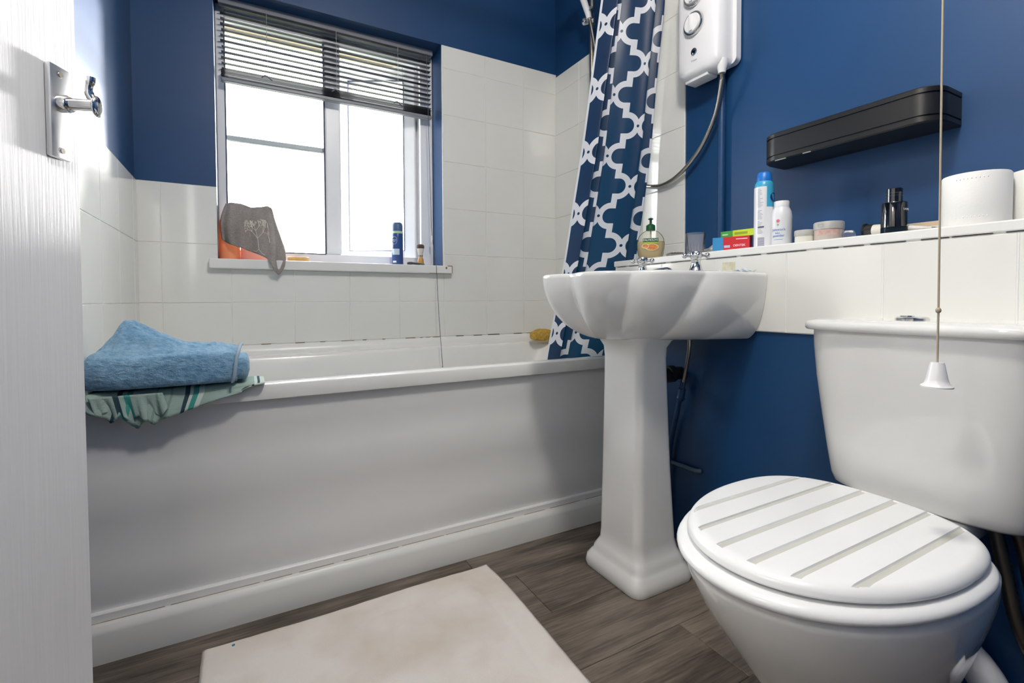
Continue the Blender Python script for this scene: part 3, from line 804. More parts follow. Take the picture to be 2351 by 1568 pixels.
# ------------------------------------------------------------------ wash basin
def rot_z(p, a): return Vector((p.x*math.cos(a)-p.y*math.sin(a), p.x*math.sin(a)+p.y*math.cos(a), p.z))
BY = 1.01
ba = empty('wash_basin', (XB-.001-.0065, BY, .64)); tag(ba, 'white fluted shell-shaped wash basin on a pedestal', 'basin')
ZR = .822-.64            # rim height above the origin
def sg(v, e): return math.copysign(abs(v)**e, v)
def b_out(th, k, lobes=True, shrink=0.):
    """point of the outer shell: th 0..pi from the far wall end round the front, k 0 (underside) .. 1 (rim)"""
    c, s = math.cos(th), math.sin(th)
    D, W, n = .47-shrink, .278-shrink, 2.5
    xr = -D*sg(s, 2/n); yr = W*sg(c, 2/n)*(1-.13*max(0, 1-s)**2)
    n2 = 1.75
    xb = -.325*sg(s, 2/n2); yb_ = (.095+.085*max(0, 1-s)**.8)*sg(c, 2/n2)*1.0
    wgt = math.sin(k*math.pi/2)**.92; z = (1-math.cos(k*math.pi/2))**.95
    x, y = lerp(xb, xr, wgt), lerp(yb_, yr, wgt)
    if lobes:
        NL = 11; f = math.sqrt(math.sin(NL/2*(math.pi/2+(th-math.pi/2)/(.62+.38*k))+math.pi/4)**2+.008)      # flutes with sharp creases
        amp = .042*math.sin(min(1, k*1.15)*math.pi*.66)*min(1, (s+.05)*2)
        sc = 1-amp*2.2*(1-f**.75)+amp*.5
        x *= sc; y *= sc
    return Vector((x, y, .012+z*(ZR-.012)))
NTH = 421
bm = B(); rings = []
for k in [i/44 for i in range(45)]: rings.append([b_out(math.pi*j/(NTH-1), k) for j in range(NTH)])
rim = rings[-1]
def inset(d, z):
    out = []
    for p in rim:
        q = Vector((-.22, 0, 0)); v = Vector((p.x, p.y, 0))-q; L = v.length
        r = q+v*((L-d)/L); out.append(Vector((min(r.x, -.0), r.y, z)))
    return out
rings += [inset(.004, ZR+.004), inset(.012, ZR+.0055), inset(.02, ZR+.004)]
# inner bowl, set forward so that a tap deck remains at the back
def inner(f, z): 
    out = []
    for j in range(NTH):
        p = rim[j]; v = Vector((p.x+.25, p.y, 0))
        if p.x > -.13: v.x = min(v.x, .12+.0*p.x)
        out.append(Vector((-.25+v.x*f, v.y*f, z)))
    return out
rings += [inner(.86, ZR-.002), inner(.8, ZR-.03), inner(.62, ZR-.085), inner(.35, ZR-.115), inner(.06, ZR-.125)]
V = loft(bm, rings, False)
bm.faces.new([r[0] for r in V]+[r[-1] for r in V][::-1]) if False else None
bm.faces.new(V[0])                                             # underside
back = [V[i][0] for i in range(46)]+[V[i][-1] for i in range(45, -1, -1)]
bm.faces.new(back)
bowl = obj('bowl', bm, CERAMIC, ba, 60)
bm = B(); lathe(bm, [(0, ZR-.124), (.02, ZR-.124), (.021, ZR-.121), (.012, ZR-.121), (0, ZR-.123)], (-.25, 0, 0), 24); obj('waste_ring', bm, CHROME, ba, 50)
# pedestal: moulded foot, tapering square column with soft corners
bm = B(); rings = []
PX, PY = XB-.0075, BY
def ped(z, xf, xb_, hw, r, c=.997): return [Vector((p.x-PX, p.y-PY, z-.64)) for p in rrect(xf, xb_, c-hw, c+hw, r, z, 7)]
for z, xf, xk, hw, r in ((.001, .845, 1.055, .112, .03), (.012, .842, 1.057, .115, .032), (.03, .846, 1.054, .111, .03), (.044, .856, 1.046, .102, .028), (.05, .860, 1.043, .098, .028), (.058, .861, 1.042, .097, .028),
                         (.072, .868, 1.036, .09, .028), (.084, .874, 1.03, .084, .026), (.11, .876, 1.022, .082, .024), (.30, .88, 1.008, .078, .022), (.50, .884, .998, .075, .02), (.60, .885, .994, .074, .02), (.63, .882, .996, .076, .022), (.648, .872, 1.006, .088, .03), (.656, .866, 1.02, .096, .036), (.668, .866, 1.02, .096, .036)):
    rings.append(ped(z, xf, xk, hw, r))
loft(bm, rings, True, True, True)
obj('pedestal', bm, CERAMIC, ba, 60)

# taps
def cross_tap(loc, label, rz):
    t = empty('basin_tap', loc, rz); t.scale = (1.2, 1.2, 1.2); tag(t, label, 'tap', 'cross-head taps on the basin')
    obj('base', lathe(B(), [(0, 0), (.021, 0), (.021, .004), (.016, .008), (.012, .02), (.0095, .03), (.012, .034), (0, .036)], (0, 0, 0), 24), CHROME, t, 50)
    hd = obj('cross_head', lathe(B(), [(0, .036), (.011, .036), (.0135, .041), (.0135, .048), (.0105, .053), (.0, .0545)], (0, 0, 0), 24), CHROME, t, 50)
    for k in range(4):
        a = k*math.pi/2+.35; d = Vector((math.cos(a), math.sin(a), 0)); c = Vector((0, 0, .044)); bm = B()
        tube(bm, [c+d*.01, c+d*.017, c+d*.021], [.0042, .0034, .004], 10); sphere(bm, c+d*.0245, .0062, n=12)
        obj('spoke', bm, CHROME, hd, 60)
    return t
ZD = .64+ZR-.001+.005
cross_tap((1.085, 1.118, ZD), 'chrome cross-head basin tap nearer the bath', .2)
cross_tap((1.085, .9145, ZD), 'chrome cross-head basin tap nearer the toilet', .5)
t = empty('tap_spout', (1.10, 1.012, ZD-.004)); tag(t, 'chrome basin spout between the two cross-head taps', 'tap')
obj('base', lathe(B(), [(0, 0), (.02, 0), (.02, .004), (.014, .009), (0, .012)], (0, 0, 0), 24), CHROME, t, 50)
bm = B(); tube(bm, catmull([(0, 0, .006), (-.006, 0, .014), (-.025, 0, .02), (-.06, 0, .017), (-.085, 0, .010)], 6), [.012]*6+[.011]*8+[.0095]*11, 14); obj('spout', bm, CHROME, t, 60)
# crumpled wrapper on the right end of the rim
bm = B(); rows = []
for j in range(9):
    rows.append([Vector((-.03+.06*j/8, -.045+.09*i/12, .006+.010*abs(noise.noise(Vector((j*.7, i*.6, 2))))+.006*abs(noise.noise(Vector((j*1.7, i*1.3, 5)))))) for i in range(13)])
wo = obj('crumpled_wrapper', sheet(bm, rows), M('blue_print_foil', '#cfdbe8', .35, var=.35, var_scale=40), None, 20); solidify(wo, .001)
wo.location = (1.115, .822, ZD-.004); tag(wo, 'crumpled white and blue wrapper on the right end of the basin rim', 'wrapper')

# pipes under the basin
BLUEP = M('blue_painted_pipe', '#1d4267', .35)
t = empty('basin_supply_pipe', (1.16, 1.03, .05)); tag(t, 'braided hose and blue painted supply pipe behind the pedestal', 'pipe')
def pch(name, bm, mat, par=None, smooth=60):
    o = obj(name, bm, mat, par or t, smooth); o.matrix_parent_inverse = Matrix.Translation(-Vector((par or t).location)); return o
bm = B(); tube(bm, catmull([(1.135, .978, .651), (1.14, .984, .61), (1.148, 1.0, .56), (1.155, 1.018, .503)], 14), .0052, 10, True, 1.13); pch('braided_hose', bm, STEEL)
bm = B(); tube(bm, [(1.155, 1.018, .51), (1.157, 1.023, .49), (1.157, 1.0235, .488), (1.158, 1.03, .46), (1.158, 1.03, .458), (1.159, 1.034, .45)], [.008, .008, .011, .011, .013, .009], 14); pch('valve', bm, BLUEP)
bm = B(); tube(bm, [(1.159, 1.034, .455), (1.165, 1.075, .31), (1.167, 1.09, .2), (1.167, 1.095, .0)], .0075, 10); pch('supply_pipe', bm, BLUEP)
t = empty('waste_trap', (1.10, 1.05, .53)); tag(t, 'dark waste trap pipe between pedestal and wall', 'pipe')
bm = B(); tube(bm, catmull([(1.045, 1.05, .60), (1.05, 1.05, .55), (1.08, 1.053, .528), (1.13, 1.055, .53), (1.184, 1.056, .53)], 6), .02, 16); pch('trap_pipe', bm, DARK)
bm = B(); tube(bm, [(1.125, 1.055, .53), (1.15, 1.0555, .53)], .026, 18); pch('trap_nut', bm, DARK)
t = empty('floor_pipe', (1.16, 1.02, .245)); tag(t, 'thin copper pipe low on the blue casing behind the pedestal', 'pipe')
bm = B(); tube(bm, [(1.172, 1.12, .245), (1.172, .985, .245), (1.184, .975, .245)], .0065, 10); pch('pipe_run', bm, M('dull_blue_pipe', '#55697a', .4))

# ------------------------------------------------------------------ toilet
TY = .43
to = empty('toilet', (.80, TY, 0)); tag(to, 'white close-coupled toilet with a grooved lid', 'toilet')
def to_obj(name, bm, mat, par=to, smooth=50):
    bmesh.ops.translate(bm, vec=-Vector(to.location), verts=bm.verts)
    return obj(name, bm, mat, par, smooth)
def egg(xf, xk, hw, xc, z, n=72, nb=2.7, nf=2.05, yc=TY):
    out = []
    for i in range(n):
        a = 2*math.pi*i/n; c, s = math.cos(a), math.sin(a)
        if c < 0: x = xc+(xc-xf)*sg(c, 2/nf); y = hw*sg(s, 2/nf)
        else: x = xc+(xk-xc)*sg(c, 2/nb); y = hw*sg(s, 2/nb)
        out.append(Vector((x, yc+y, z)))
    return out
bm = B(); rings = []
for z, xf, xk, hw, xc in ((.0, .735, 1.12, .118, .95), (.015, .731, 1.12, .121, .95), (.03, .737, 1.12, .115, .95), (.07, .738, 1.12, .110, .94), (.11, .722, 1.12, .113, .92), (.15, .698, 1.12, .124, .90), (.2, .660, 1.10, .143, .88),
                          (.25, .624, 1.08, .161, .855), (.29, .597, 1.07, .174, .845), (.325, .578, 1.06, .183, .84), (.345, .570, 1.05, .186, .835), (.357, .568, 1.045, .187, .835), (.362, .574, 1.04, .183, .835)):
    rings.append(egg(xf, xk, hw, xc, z))
loft(bm, rings, True, True, True)
to_obj('pan', bm, CERAMIC, smooth=60)
bm = boxm((1.0, TY-.10, .33), (1.17, TY+.09, .3725), .012, 3); to_obj('pan_shelf', bm, CERAMIC)
# seat ring
bm = B()
O = lambda d, z: egg(.553+d, 1.0-d*.4, .192-d, .83, z)
I = lambda d, z: egg(.64-d, .93, .115+d, .81, z, nb=2.2)
loft(bm, [O(.006, .365), O(.001, .3685), O(0, .373), O(.003, .3785), O(.011, .382), I(.006, .382), I(0, .377), I(.002, .365), O(.006, .365)], True)
to_obj('seat', bm, LID, smooth=60)
# lid: height field with six routed grooves
LF, LB, LH, LC = .574, 1.006, .181, .83
gro = [TY+(.125-.05*i) for i in range(6)]; gw = .0050
ysl = set()
N = 96
for j in range(N+1):
    a = -math.pi/2+math.pi*j/N; ysl.add(round(LH*math.sin(a)*.99985, 6))
for q in gro:
    for e in (-gw-.0012, -gw, gw, gw+.0012): ysl.add(round(q-TY+e, 6))
ysl = sorted(ysl)
def lid_x(v):
    e = max(0., 1-abs(v/LH)**2.05)**(1/2.05); e2 = max(0., 1-abs(v/LH)**2.7)**(1/2.7)
    return LC-(LC-LF)*e, LC+(LB-LC)*e2
def lid_rho(x, v):
    if x < LC: return ((abs((x-LC)/(LC-LF)))**2.05+abs(v/LH)**2.05)**(1/2.05)
    return ((abs((x-LC)/(LB-LC)))**2.7+abs(v/LH)**2.7)**(1/2.7)
NU = 64
bm = B(); rows = []; gv = {round(q-TY, 4): 1 for q in gro}
for v in ysl:
    xa, xb_ = lid_x(v); r_ = []
    for i in range(NU+1):
        u = .5-.5*math.cos(math.pi*i/NU); u = lerp(i/NU, u, .8); x = lerp(xa, xb_, u)
        rho = min(1, lid_rho(x, v)); dd = (1-rho)*LH
        z = .4045
        if dd < .016: q = 1-dd/.016; z -= .0145*(1-math.sqrt(max(0, 1-q*q)))
        r_.append(Vector((x, TY+v, z)))
    rows.append(r_)
inn = lambda v: any(abs(v-(q-TY)) <= gw+1e-6 for q in gro)
Vt = []
for v, r_ in zip(ysl, rows):
    rr_ = []
    xa, xb_ = r_[0].x, r_[-1].x
    for p in r_:
        dd = (1-min(1, lid_rho(p.x, v)))*LH
        if inn(v) and p.x > xa+.018 and p.x < xb_-.004 and dd > .009: p = Vector((p.x, p.y, min(p.z, .4012)))
        rr_.append(bm.verts.new(p))
    Vt.append(rr_)
for j in range(len(ysl)-1):
    mid = (ysl[j]+ysl[j+1])/2
    for i in range(NU):
        f = bm.faces.new((Vt[j][i], Vt[j][i+1], Vt[j+1][i+1], Vt[j+1][i]))
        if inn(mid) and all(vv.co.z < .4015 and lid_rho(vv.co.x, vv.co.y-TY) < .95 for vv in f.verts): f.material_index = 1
# skirt and underside
edge = [Vt[j][0] for j in range(len(ysl))]+[Vt[-1][i] for i in range(1, NU+1)]+[Vt[j][NU] for j in range(len(ysl)-2, -1, -1)]+[Vt[0][i] for i in range(NU-1, 0, -1)]
low = [bm.verts.new(v.co+Vector((0, 0, -.0028))+(Vector((.82, TY, v.co.z))-v.co)*.008) for v in edge]
for k in range(len(edge)):
    q = (k+1) % len(edge)
    bm.faces.new((edge[k], edge[q], low[q], low[k]))
bm.faces.new(low)
bmesh.ops.remove_doubles(bm, verts=bm.verts, dist=1e-6)
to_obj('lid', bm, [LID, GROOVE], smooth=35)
for q in (-.075, .075): to_obj('hinge', cyl(B(), (1.004, TY+q-.018, .383), (1.004, TY+q+.018, .383), .008, 14), PLASTIC, smooth=40)
# cistern and its lid
CY = .408
def cist(z, hw, xf, bulge, r, n=10):
    """rounded front, flat back against the casing"""
    out = []; xk = XB-.001
    pts = [(xk, CY-hw*.97), (xk, CY+hw*.97)]
    k = 40; prof = []
    for i in range(k+1):
        a = math.pi*i/k; y = hw*sg(math.cos(a), .42); s = sg(math.sin(a), .42)
        x = lerp(xk-.035, xf, s)-bulge*math.sin(a)
        prof.append(Vector((x, CY+y, z)))
    return [Vector((xk, CY+hw*.97, z))]+prof+[Vector((xk, CY-hw*.97, z))]
bm = B(); rings = []
for z, hw, xf in ((.3735, .136, 1.095), (.376, .146, 1.08), (.383, .153, 1.070), (.40, .1565, 1.063), (.45, .163, 1.056), (.52, .171, 1.047), (.60, .181, 1.041), (.66, .186, 1.038), (.697, .187, 1.037)):
    rings.append(cist(z, hw, xf, .018, .05))
loft(bm, rings, True, True, True)
ci = to_obj('cistern', bm, CERAMIC, smooth=60)
bm = B(); rings = []
for z, hw, xf in ((.695, .19, 1.034), (.6965, .198, 1.027), (.70, .2, 1.024), (.708, .2, 1.024), (.7135, .197, 1.027), (.717, .185, 1.04), (.7185, .15, 1.07)):
    rings.append(cist(z, hw, xf, .018, .05))
loft(bm, rings, True, True, True)
cl = to_obj('cistern_lid', bm, CERAMIC, smooth=60)
bm = B(); lathe(bm, [(0, .7175), (.026, .7175), (.026, .722), (.023, .7245), (0, .7245)], (1.105, CY+.022, 0), 28); lathe(bm, [(0, .7245), (.011, .7245), (.011, .7265), (0, .727)], (1.105, CY+.03, 0), 20)
to_obj('flush_button', bm, CHROME, cl, 40)
# hoses and pan connector behind the toilet
t = empty('toilet_supply_hose', (1.15, .3, .2)); tag(t, 'braided hoses looping down at the right behind the toilet', 'hose')
bm = B(); tube(bm, catmull([(1.12, .315, .372), (1.125, .31, .34), (1.13, .302, .29), (1.135, .29, .22), (1.15, .275, .16), (1.183, .27, .12)], 12), .010, 12, True, 1.1); pch('braided_hose', bm, M('dull_steel', '#6c665e', .4, metal=1))
bm = B(); tube(bm, catmull([(1.13, .29, .372), (1.14, .283, .33), (1.15, .272, .25), (1.16, .258, .2), (1.184, .25, .17)], 12), .0085, 12, True, 1.1); pch('braided_hose', bm, MATS['dull_steel'])
t = empty('pan_connector', (1.13, .335, .06)); tag(t, 'white plastic waste elbow low behind the toilet', 'pipe')
bm = B(); tube(bm, catmull([(1.152, .40, .15), (1.152, .37, .12), (1.15, .335, .085), (1.148, .31, .05), (1.15, .285, .034), (1.154, .255, .03)], 6), [.028]*10+[.029]*21, 18); pch('elbow', bm, PLASTIC)

# ------------------------------------------------------------------ shower heater, hose, riser rail
he = empty('shower_heater', (XR-.0065, 1.09, 1.50)); tag(he, 'white electric shower unit with chrome dials on the blue wall', 'shower unit')
bm = B(); loft(bm, [[Vector((x, q.x, q.y)) for q in rrect(-.098, .098, 0, .37, rr_, 0, 8)] for x, rr_ in ((0, .02), (-.018, .02), (-.022, .018))], True, True, True); obj('back_plate', bm, PLASTIC, he, 40)
bm = B(); rings = []
for x, y0_, y1_, z0_, z1_, r_ in ((-.02, -.086, .092, -.012, .36, .03), (-.05, -.084, .09, -.014, .36, .03), (-.072, -.078, .086, -.012, .358, .032), (-.084, -.066, .077, -.003, .35, .034), (-.088, -.05, .062, .012, .335, .035)):
    rings.append([Vector((x-.0*q.y, q.x, q.y-.0)) for q in rrect(y0_, y1_, z0_, z1_, r_, 0, 8)])
loft(bm, rings, True, True, True); fc = obj('front_cover', bm, PLASTIC, he, 60)
for zc in (.150, .243):
    bm = B()
    n = 40; ring = []
    for rr_, x in ((.037, -.086), (.037, -.096), (.0355, -.098), (.031, -.098), (.030, -.094)):
        ring.append([Vector((x, .008+rr_*math.cos(2*math.pi*k/n), zc+rr_*math.sin(2*math.pi*k/n))) for k in range(n)])
    loft(bm, ring, True); dl = obj('dial_ring', bm, CHROME, he, 50)
    bm = B(); loft(bm, [[Vector((x, .008+rr_*math.cos(2*math.pi*k/n), zc+rr_*math.sin(2*math.pi*k/n))) for k in range(n)] for rr_, x in ((.0305, -.088), (.0305, -.1), (.028, -.103), (.001, -.103))], True, False, True)
    box(bm, (-.109, .008-.006, zc-.026), (-.102, .008+.006, zc+.026), .002)
    obj('dial_knob', bm, PLASTIC, dl, 40)
bm = B(); loft(bm, [[Vector((x, .008+rr_*math.cos(2*math.pi*k/24), .062+rr_*math.sin(2*math.pi*k/24))) for k in range(24)] for rr_, x in ((.0105, -.087), (.0105, -.091), (.008, -.0925), (.001, -.0925))], True, False, True); obj('start_button', bm, M('dark_chrome', '#70757c', .12, metal=1), he, 40)
text_mesh('lettering', 'Triton', .009, GREYPL, he, lambda x, y, d: Vector((-.0885-d, .008-x, .034+y)))
bm = B(); lathe(bm, [(0, -.03), (.011, -.03), (.0125, -.02), (.017, -.006), (.018, .012), (0, .014)], (-.05, -.068, 0), 20); obj('hose_outlet', bm, PLASTIC, he, 50)
bm = boxm((-.07, -.03, -.022), (-.02, .06, -.01), .004); obj('inlet_cover', bm, PLASTIC, he, 40)
sh = tag(obj('shower_hose', tube(B(), catmull([(1.326, 1.022, 1.469), (1.331, 1.028, 1.44), (1.345, 1.06, 1.36), (1.352, 1.115, 1.28), (1.356, 1.18, 1.225), (1.361, 1.26, 1.19), (1.364, 1.34, 1.186), (1.362, 1.43, 1.22), (1.352, 1.52, 1.34), (1.338, 1.59, 1.55), (1.318, 1.635, 1.80), (1.302, 1.652, 1.93), (1.300, 1.660, 1.955)], 26), .0066, 10, True, 1.12), STEEL, None, 60), 'chrome ribbed shower hose looping from the shower unit behind the curtain', 'hose')
ri = empty('shower_riser_rail', (1.335, 1.685, 1.49)); tag(ri, 'satin riser rail with a chrome slider in the shower corner', 'shower rail')
bm = B(); cyl(bm, (0, 0, -.012), (0, 0, .66), .0105, 18); obj('rail', bm, STEEL, ri, 40)
for z in (0, .645):
    bm = B(); tube(bm, [(.0405, 0, z), (.03, 0, z), (.02, 0, z), (0, 0, z)], [.018, .018, .011, .013], 18); sphere(bm, (0, 0, z-.006), .0155, n=16); obj('wall_bracket', bm, CHROME, ri, 60)
bm = B(); cyl(bm, (0, 0, .46), (0, 0, .50), .017, 18); tube(bm, [(0, .01, .48), (-.014, .026, .482)], [.012, .017], 16); sphere(bm, (-.016, .028, .482), .016, n=14)
tube(bm, [(0, 0, .482), (-.022, -.018, .492), (-.038, -.03, .505)], [.012, .0125, .015], 16); obj('slider', bm, CHROME, ri, 60)
hs = empty('shower_handset', (1.297, 1.66, 1.975)); tag(hs, 'white shower handset held in the rail slider', 'shower head')
bm = B(); tube(bm, [(.003, 0, -.022), (-.002, .003, .005), (-.018, .012, .06), (-.04, .02, .12)], [.0105, .0125, .014, .012], 16); obj('handle', bm, PLASTIC, hs, 60)
bm = B(); tube(bm, [(-.035, .018, .135), (-.06, .012, .115), (-.072, .01, .105)], [.02, .042, .042], 24); obj('head', bm, PLASTIC, hs, 50)

# blue painted pipe up the right wall
pp = tag(obj('wall_pipe', cyl(B(), (XR-.0125, 1.055, .897), (XR-.0125, 1.055, 1.50), .0115, 18), BLUE, None, 40), 'vertical pipe painted blue on the right wall under the shower unit', 'pipe')

# ------------------------------------------------------------------ shower curtain on its rail
ra = tag(obj('curtain_rail', cyl(B(), (XL+.001, 1.285, 2.10), (XR-.001, 1.285, 2.10), .0125, 16), CHROME, None, 40), 'chrome shower curtain rail spanning the bath above the frame', 'rail')
CP = [(0, .022), (.02, .012), (.05, -.006), (.08, -.024), (.097, -.031), (.108, -.028), (.118, -.008), (.13, .018), (.142, .028), (.155, .024), (.2, .004), (.24, -.010), (.258, -.014), (.268, -.006), (.276, .006), (.288, .011),
      (.31, .008), (.4, -.005), (.5, -.019), (.6, -.033), (.68, -.043), (.725, -.048), (.742, -.046), (.752, -.030), (.762, -.006), (.775, .006), (.80, .004), (.87, -.010), (.93, -.022), (.97, -.028), (.985, -.024), (1., -.008)]
CPs = catmull([(a, b_, 0) for a, b_ in CP], 6)
#  z: left x, right x, y of the middle
CZ = [(.42, (.948, 1.20, 1.462)), (.56, (.962, 1.235, 1.447)), (.9, (1.012, 1.318, 1.41)), (1.3, (1.058, 1.348, 1.362)), (1.8, (1.098, 1.354, 1.303)), (2.085, (1.104, 1.354, 1.285))]
g, uvs = [], []
NZ = 70
for j in range(NZ):
    z = lerp(.42, 2.085, j/(NZ-1)); a, b_, ym = interp(CZ, z)
    amp = 1.0 if z < 1.9 else lerp(1., .6, (z-1.9)/.185)
    row_ = []; 
    for p in CPs:
        wob = .006*noise.noise(Vector((p.x*6, z*2.2, 1)))
        row_.append(Vector((lerp(a, b_, p.x)+.006*noise.noise(Vector((p.x*5, z*1.5, 9))), ym+.008+p.y*amp+wob, z)))
    g.append(row_)
mid = g[NZ//2]; acc = [0.]
for p, q in zip(mid, mid[1:]): acc.append(acc[-1]+(q-p).length)
for j in range(NZ): uvs.append([(acc[i], g[j][0].z-1.173) for i in range(len(mid))])
cu_ = obj('shower_curtain', sheet(B(), g, uvs), CURTAIN, None, 180)
tag(cu_, 'navy shower curtain with a white trellis pattern, drawn to the right', 'curtain')
for k in range(6):
    bm = B(); x = 1.095+.05*k; y = 1.285
    tube(bm, [(x, y+.019*math.cos(a), 2.096+.019*math.sin(a)) for a in [2*math.pi*q/20 for q in range(21)]], .0018, 6); obj('ring', bm, CHROME, cu_)

# ------------------------------------------------------------------ black floating shelf
t = empty('wall_shelf', (XR, .655, 1.135)); tag(t, 'black round-cornered floating shelf on the blue wall', 'shelf')
def shelf_ring(d, z):
    r_ = .045; x0_, y0_, y1_ = -.112+d, -.2+d, .2-d; out = [Vector((-.0005, y1_, z))]
    for cx, cy, a0 in ((x0_+r_, y1_-r_, 90), (x0_+r_, y0_+r_, 180)):
        for i in range(9): a = R(a0+90*i/8); out.append(Vector((cx+r_*math.cos(a), cy+r_*math.sin(a), z)))
    return out+[Vector((-.0005, y0_, z))]
bm = B(); loft(bm, [shelf_ring(.003, 0), shelf_ring(0, .003), shelf_ring(0, .0125), shelf_ring(.0025, .0135), shelf_ring(.0025, .0155), shelf_ring(0, .0165), shelf_ring(0, .0605), shelf_ring(.0025, .0615), shelf_ring(.0025, .0635), shelf_ring(0, .0645), shelf_ring(0, .074), shelf_ring(.003, .077)], True, True, True)
obj('shelf_body', bm, BLACK, t, 35)
for y, L in ((.125, .03), (.06, .02)): obj('chipped_edge', boxm((-.1118, y, -.0004), (-.1085, y+L, .0022)), M('chip_pale', '#8b8a86', .8), t)

# ------------------------------------------------------------------ light pull cord
t = empty('light_pull', (.855, .3025, HC)); tag(t, 'cream light pull cord with a white bell-shaped end before the cistern', 'light pull')
obj('ceiling_switch', lathe(B(), [(0, 0), (.042, 0), (.042, -.012), (.03, -.03), (0, -.03)], (0, 0, 0), 28), PLASTIC, t, 40)
CORD = M('beige_cord', '#a89c88', .8)
bm = B(); tube(bm, [(0, .006, -.03), (0, .003, -.9), (0, 0, .742-HC), (0, 0, .665-HC)], .0014, 8); cc = obj('cord', bm, CORD, t, 60)
bm = B(); sphere(bm, (0, 0, .7425-HC), .0036, (1, 1, 1.2), 10); obj('knot', bm, CORD, cc, 60)
obj('bell', lathe(B(), [(0, .669-HC), (.0075, .669-HC), (.0085, .666-HC), (.0125, .645-HC), (.0142, .639-HC), (.0185, .6355-HC), (.0185, .6335-HC), (.012, .633-HC), (.009, .645-HC), (0, .65-HC)], (0, 0, 0), 32), PLASTIC, t, 50)

# ------------------------------------------------------------------ things on the ledge
LZ = .897
# soap dispenser
loc = (1.255, 1.254, LZ); fa = facing(loc)
t = empty('soap_dispenser', loc); tag(t, 'clear pump soap bottle with a green top on the ledge', 'bottle')
def oval(r, z, w=1., d=.55, n=40):      # wide side turned to the viewer
    out = []
    for i in range(n):
        a = 2*math.pi*i/n; u, v = r*w*math.cos(a), r*d*math.sin(a)
        out.append(Vector((-math.sin(fa)*u+math.cos(fa)*v, math.cos(fa)*u+math.sin(fa)*v, z)))
    return out
SP = [(.034, 0), (.037, .003), (.043, .02), (.0465, .04), (.0475, .058), (.045, .074), (.038, .088), (.028, .098), (.017, .104), (.013, .107)]
bm = B(); loft(bm, [oval(r, z) for r, z in SP], True, True, True); bo = obj('bottle_body', bm, clear_mat('clear_pet', '#fbfbf6', .10, .06, '#e2e2da'), t, 60)
bm = B(); loft(bm, [oval(r-.0025, z) for r, z in [(.034, .002)]+SP[1:4]+[(.0474, .058), (.0462, .066)]], True, True, True); obj('liquid_soap', bm, M('amber_soap', '#cdb88c', .3), bo, 60)
GREEN = M('dark_green_plastic', '#1e5a34', .35)
bm = lathe(B(), [(0, .104), (.0155, .104), (.016, .107), (.0155, .122), (.011, .125), (.006, .128), (0, .128)], (0, 0, 0), 24); obj('pump_collar', bm, GREEN, t, 40)
bm = lathe(B(), [(0, .127), (.0042, .127), (.0042, .143), (0, .143)], (0, 0, 0), 16)
pts_ = [(-.015, .1445), (-.008, .1475), (.006, .1485), (.016, .1455)]
bm2 = lathe(bm, [(0, .1425), (.0125, .1435), (.0135, .1445), (.009, .1475), (0, .149)], (0, 0, 0), 22, 1.2, .7, fa)
obj('pump_head', bm2, GREEN, t, 40)
bm = B(); cyl(bm, (0, 0, .01), (0, 0, .105), .003, 8); obj('dip_tube', bm, M('clear_tube', '#cfcabb', .4), t)
def front_map(z0, r0, d=.55):
    def f(x, y, dd):
        zz_ = z0+y; rr_ = next((lerp(a[0], b_[0], (zz_-a[1])/(b_[1]-a[1])) for a, b_ in zip(SP, SP[1:]) if a[1] <= zz_ <= b_[1]), .03)
        u = max(-.95, min(.95, x/rr_)); v = rr_*d*math.sqrt(1-u*u)+.0006+dd
        return Vector((-math.sin(fa)*(x)+math.cos(fa)*v, math.cos(fa)*(x)+math.sin(fa)*v, zz_))
    return f
fm = front_map(0, 0)
def lab(name, x0, x1, z0, z1, mat, par, off=0.):
    bm = B(); sheet(bm, [[fm(lerp(x0, x1, i/12), lerp(z0, z1, j/4), off) for i in range(13)] for j in range(5)]); return obj(name, bm, mat, par, 180)
lab('label_band', -.026, .026, .062, .075, GREEN, t)
lab('label_band', -.026, .026, .0555, .062, M('lime_print', '#a9b53f', .5), t)
text_mesh('lettering', 'PALMOLIVE', .0098, INK, t, lambda x, y, d: fm(x, y+.0685, .0003+d))
bm = B()
for cx, cz, rx, rz_, mi in ((.004, .044, .023, .0125, 0), (-.018, .048, .013, .0085, 0)):
    ring0 = [fm(cx+rx*math.cos(a), cz+rz_*math.sin(a), .0002) for a in [2*math.pi*k/28 for k in range(28)]]
    bm.faces.new([bm.verts.new(p) for p in ring0])
obj('fruit_print', bm, M('cream_print', '#e8d6a8', .5), t)
bm = B()
for cx, cz, rx, rz_ in ((.005, .044, .019, .0095), (-.018, .0485, .009, .0055)):
    bm.faces.new([bm.verts.new(fm(cx+rx*math.cos(a), cz+rz_*math.sin(a), .0004)) for a in [2*math.pi*k/28 for k in range(28)]])
obj('fruit_print', bm, M('orange_print', '#d98a4a', .5, var=.3, var_scale=160), t)
# flat hair clip / pill strip
t = empty('pill_strip', (1.208, 1.102, LZ), R(60)); tag(t, 'flat brown and silver pill strip beside the glass tumbler', 'pill strip')
bm = boxm((-.028, -.02, .008), (.028, .02, .0098), .0006, 1); bs = obj('foil', bm, M('brown_foil', '#6f625a', .4, metal=.3), t)
for i in range(4):
    for j in range(2):
        bm = B(); sphere(bm, (-.02+.0133*i, -.009+.018*j, .0102), .0052, (1, 1, .7), 10); obj('blister', bm, M('foil_silver', '#c9c6c2', .3, metal=.6), bs, 60)
bm = boxm((-.026, -.018, 0), (.024, .02, .0078), .001, 1); obj('lower_foil', bm, M('grey_foil', '#8d8782', .4), t)
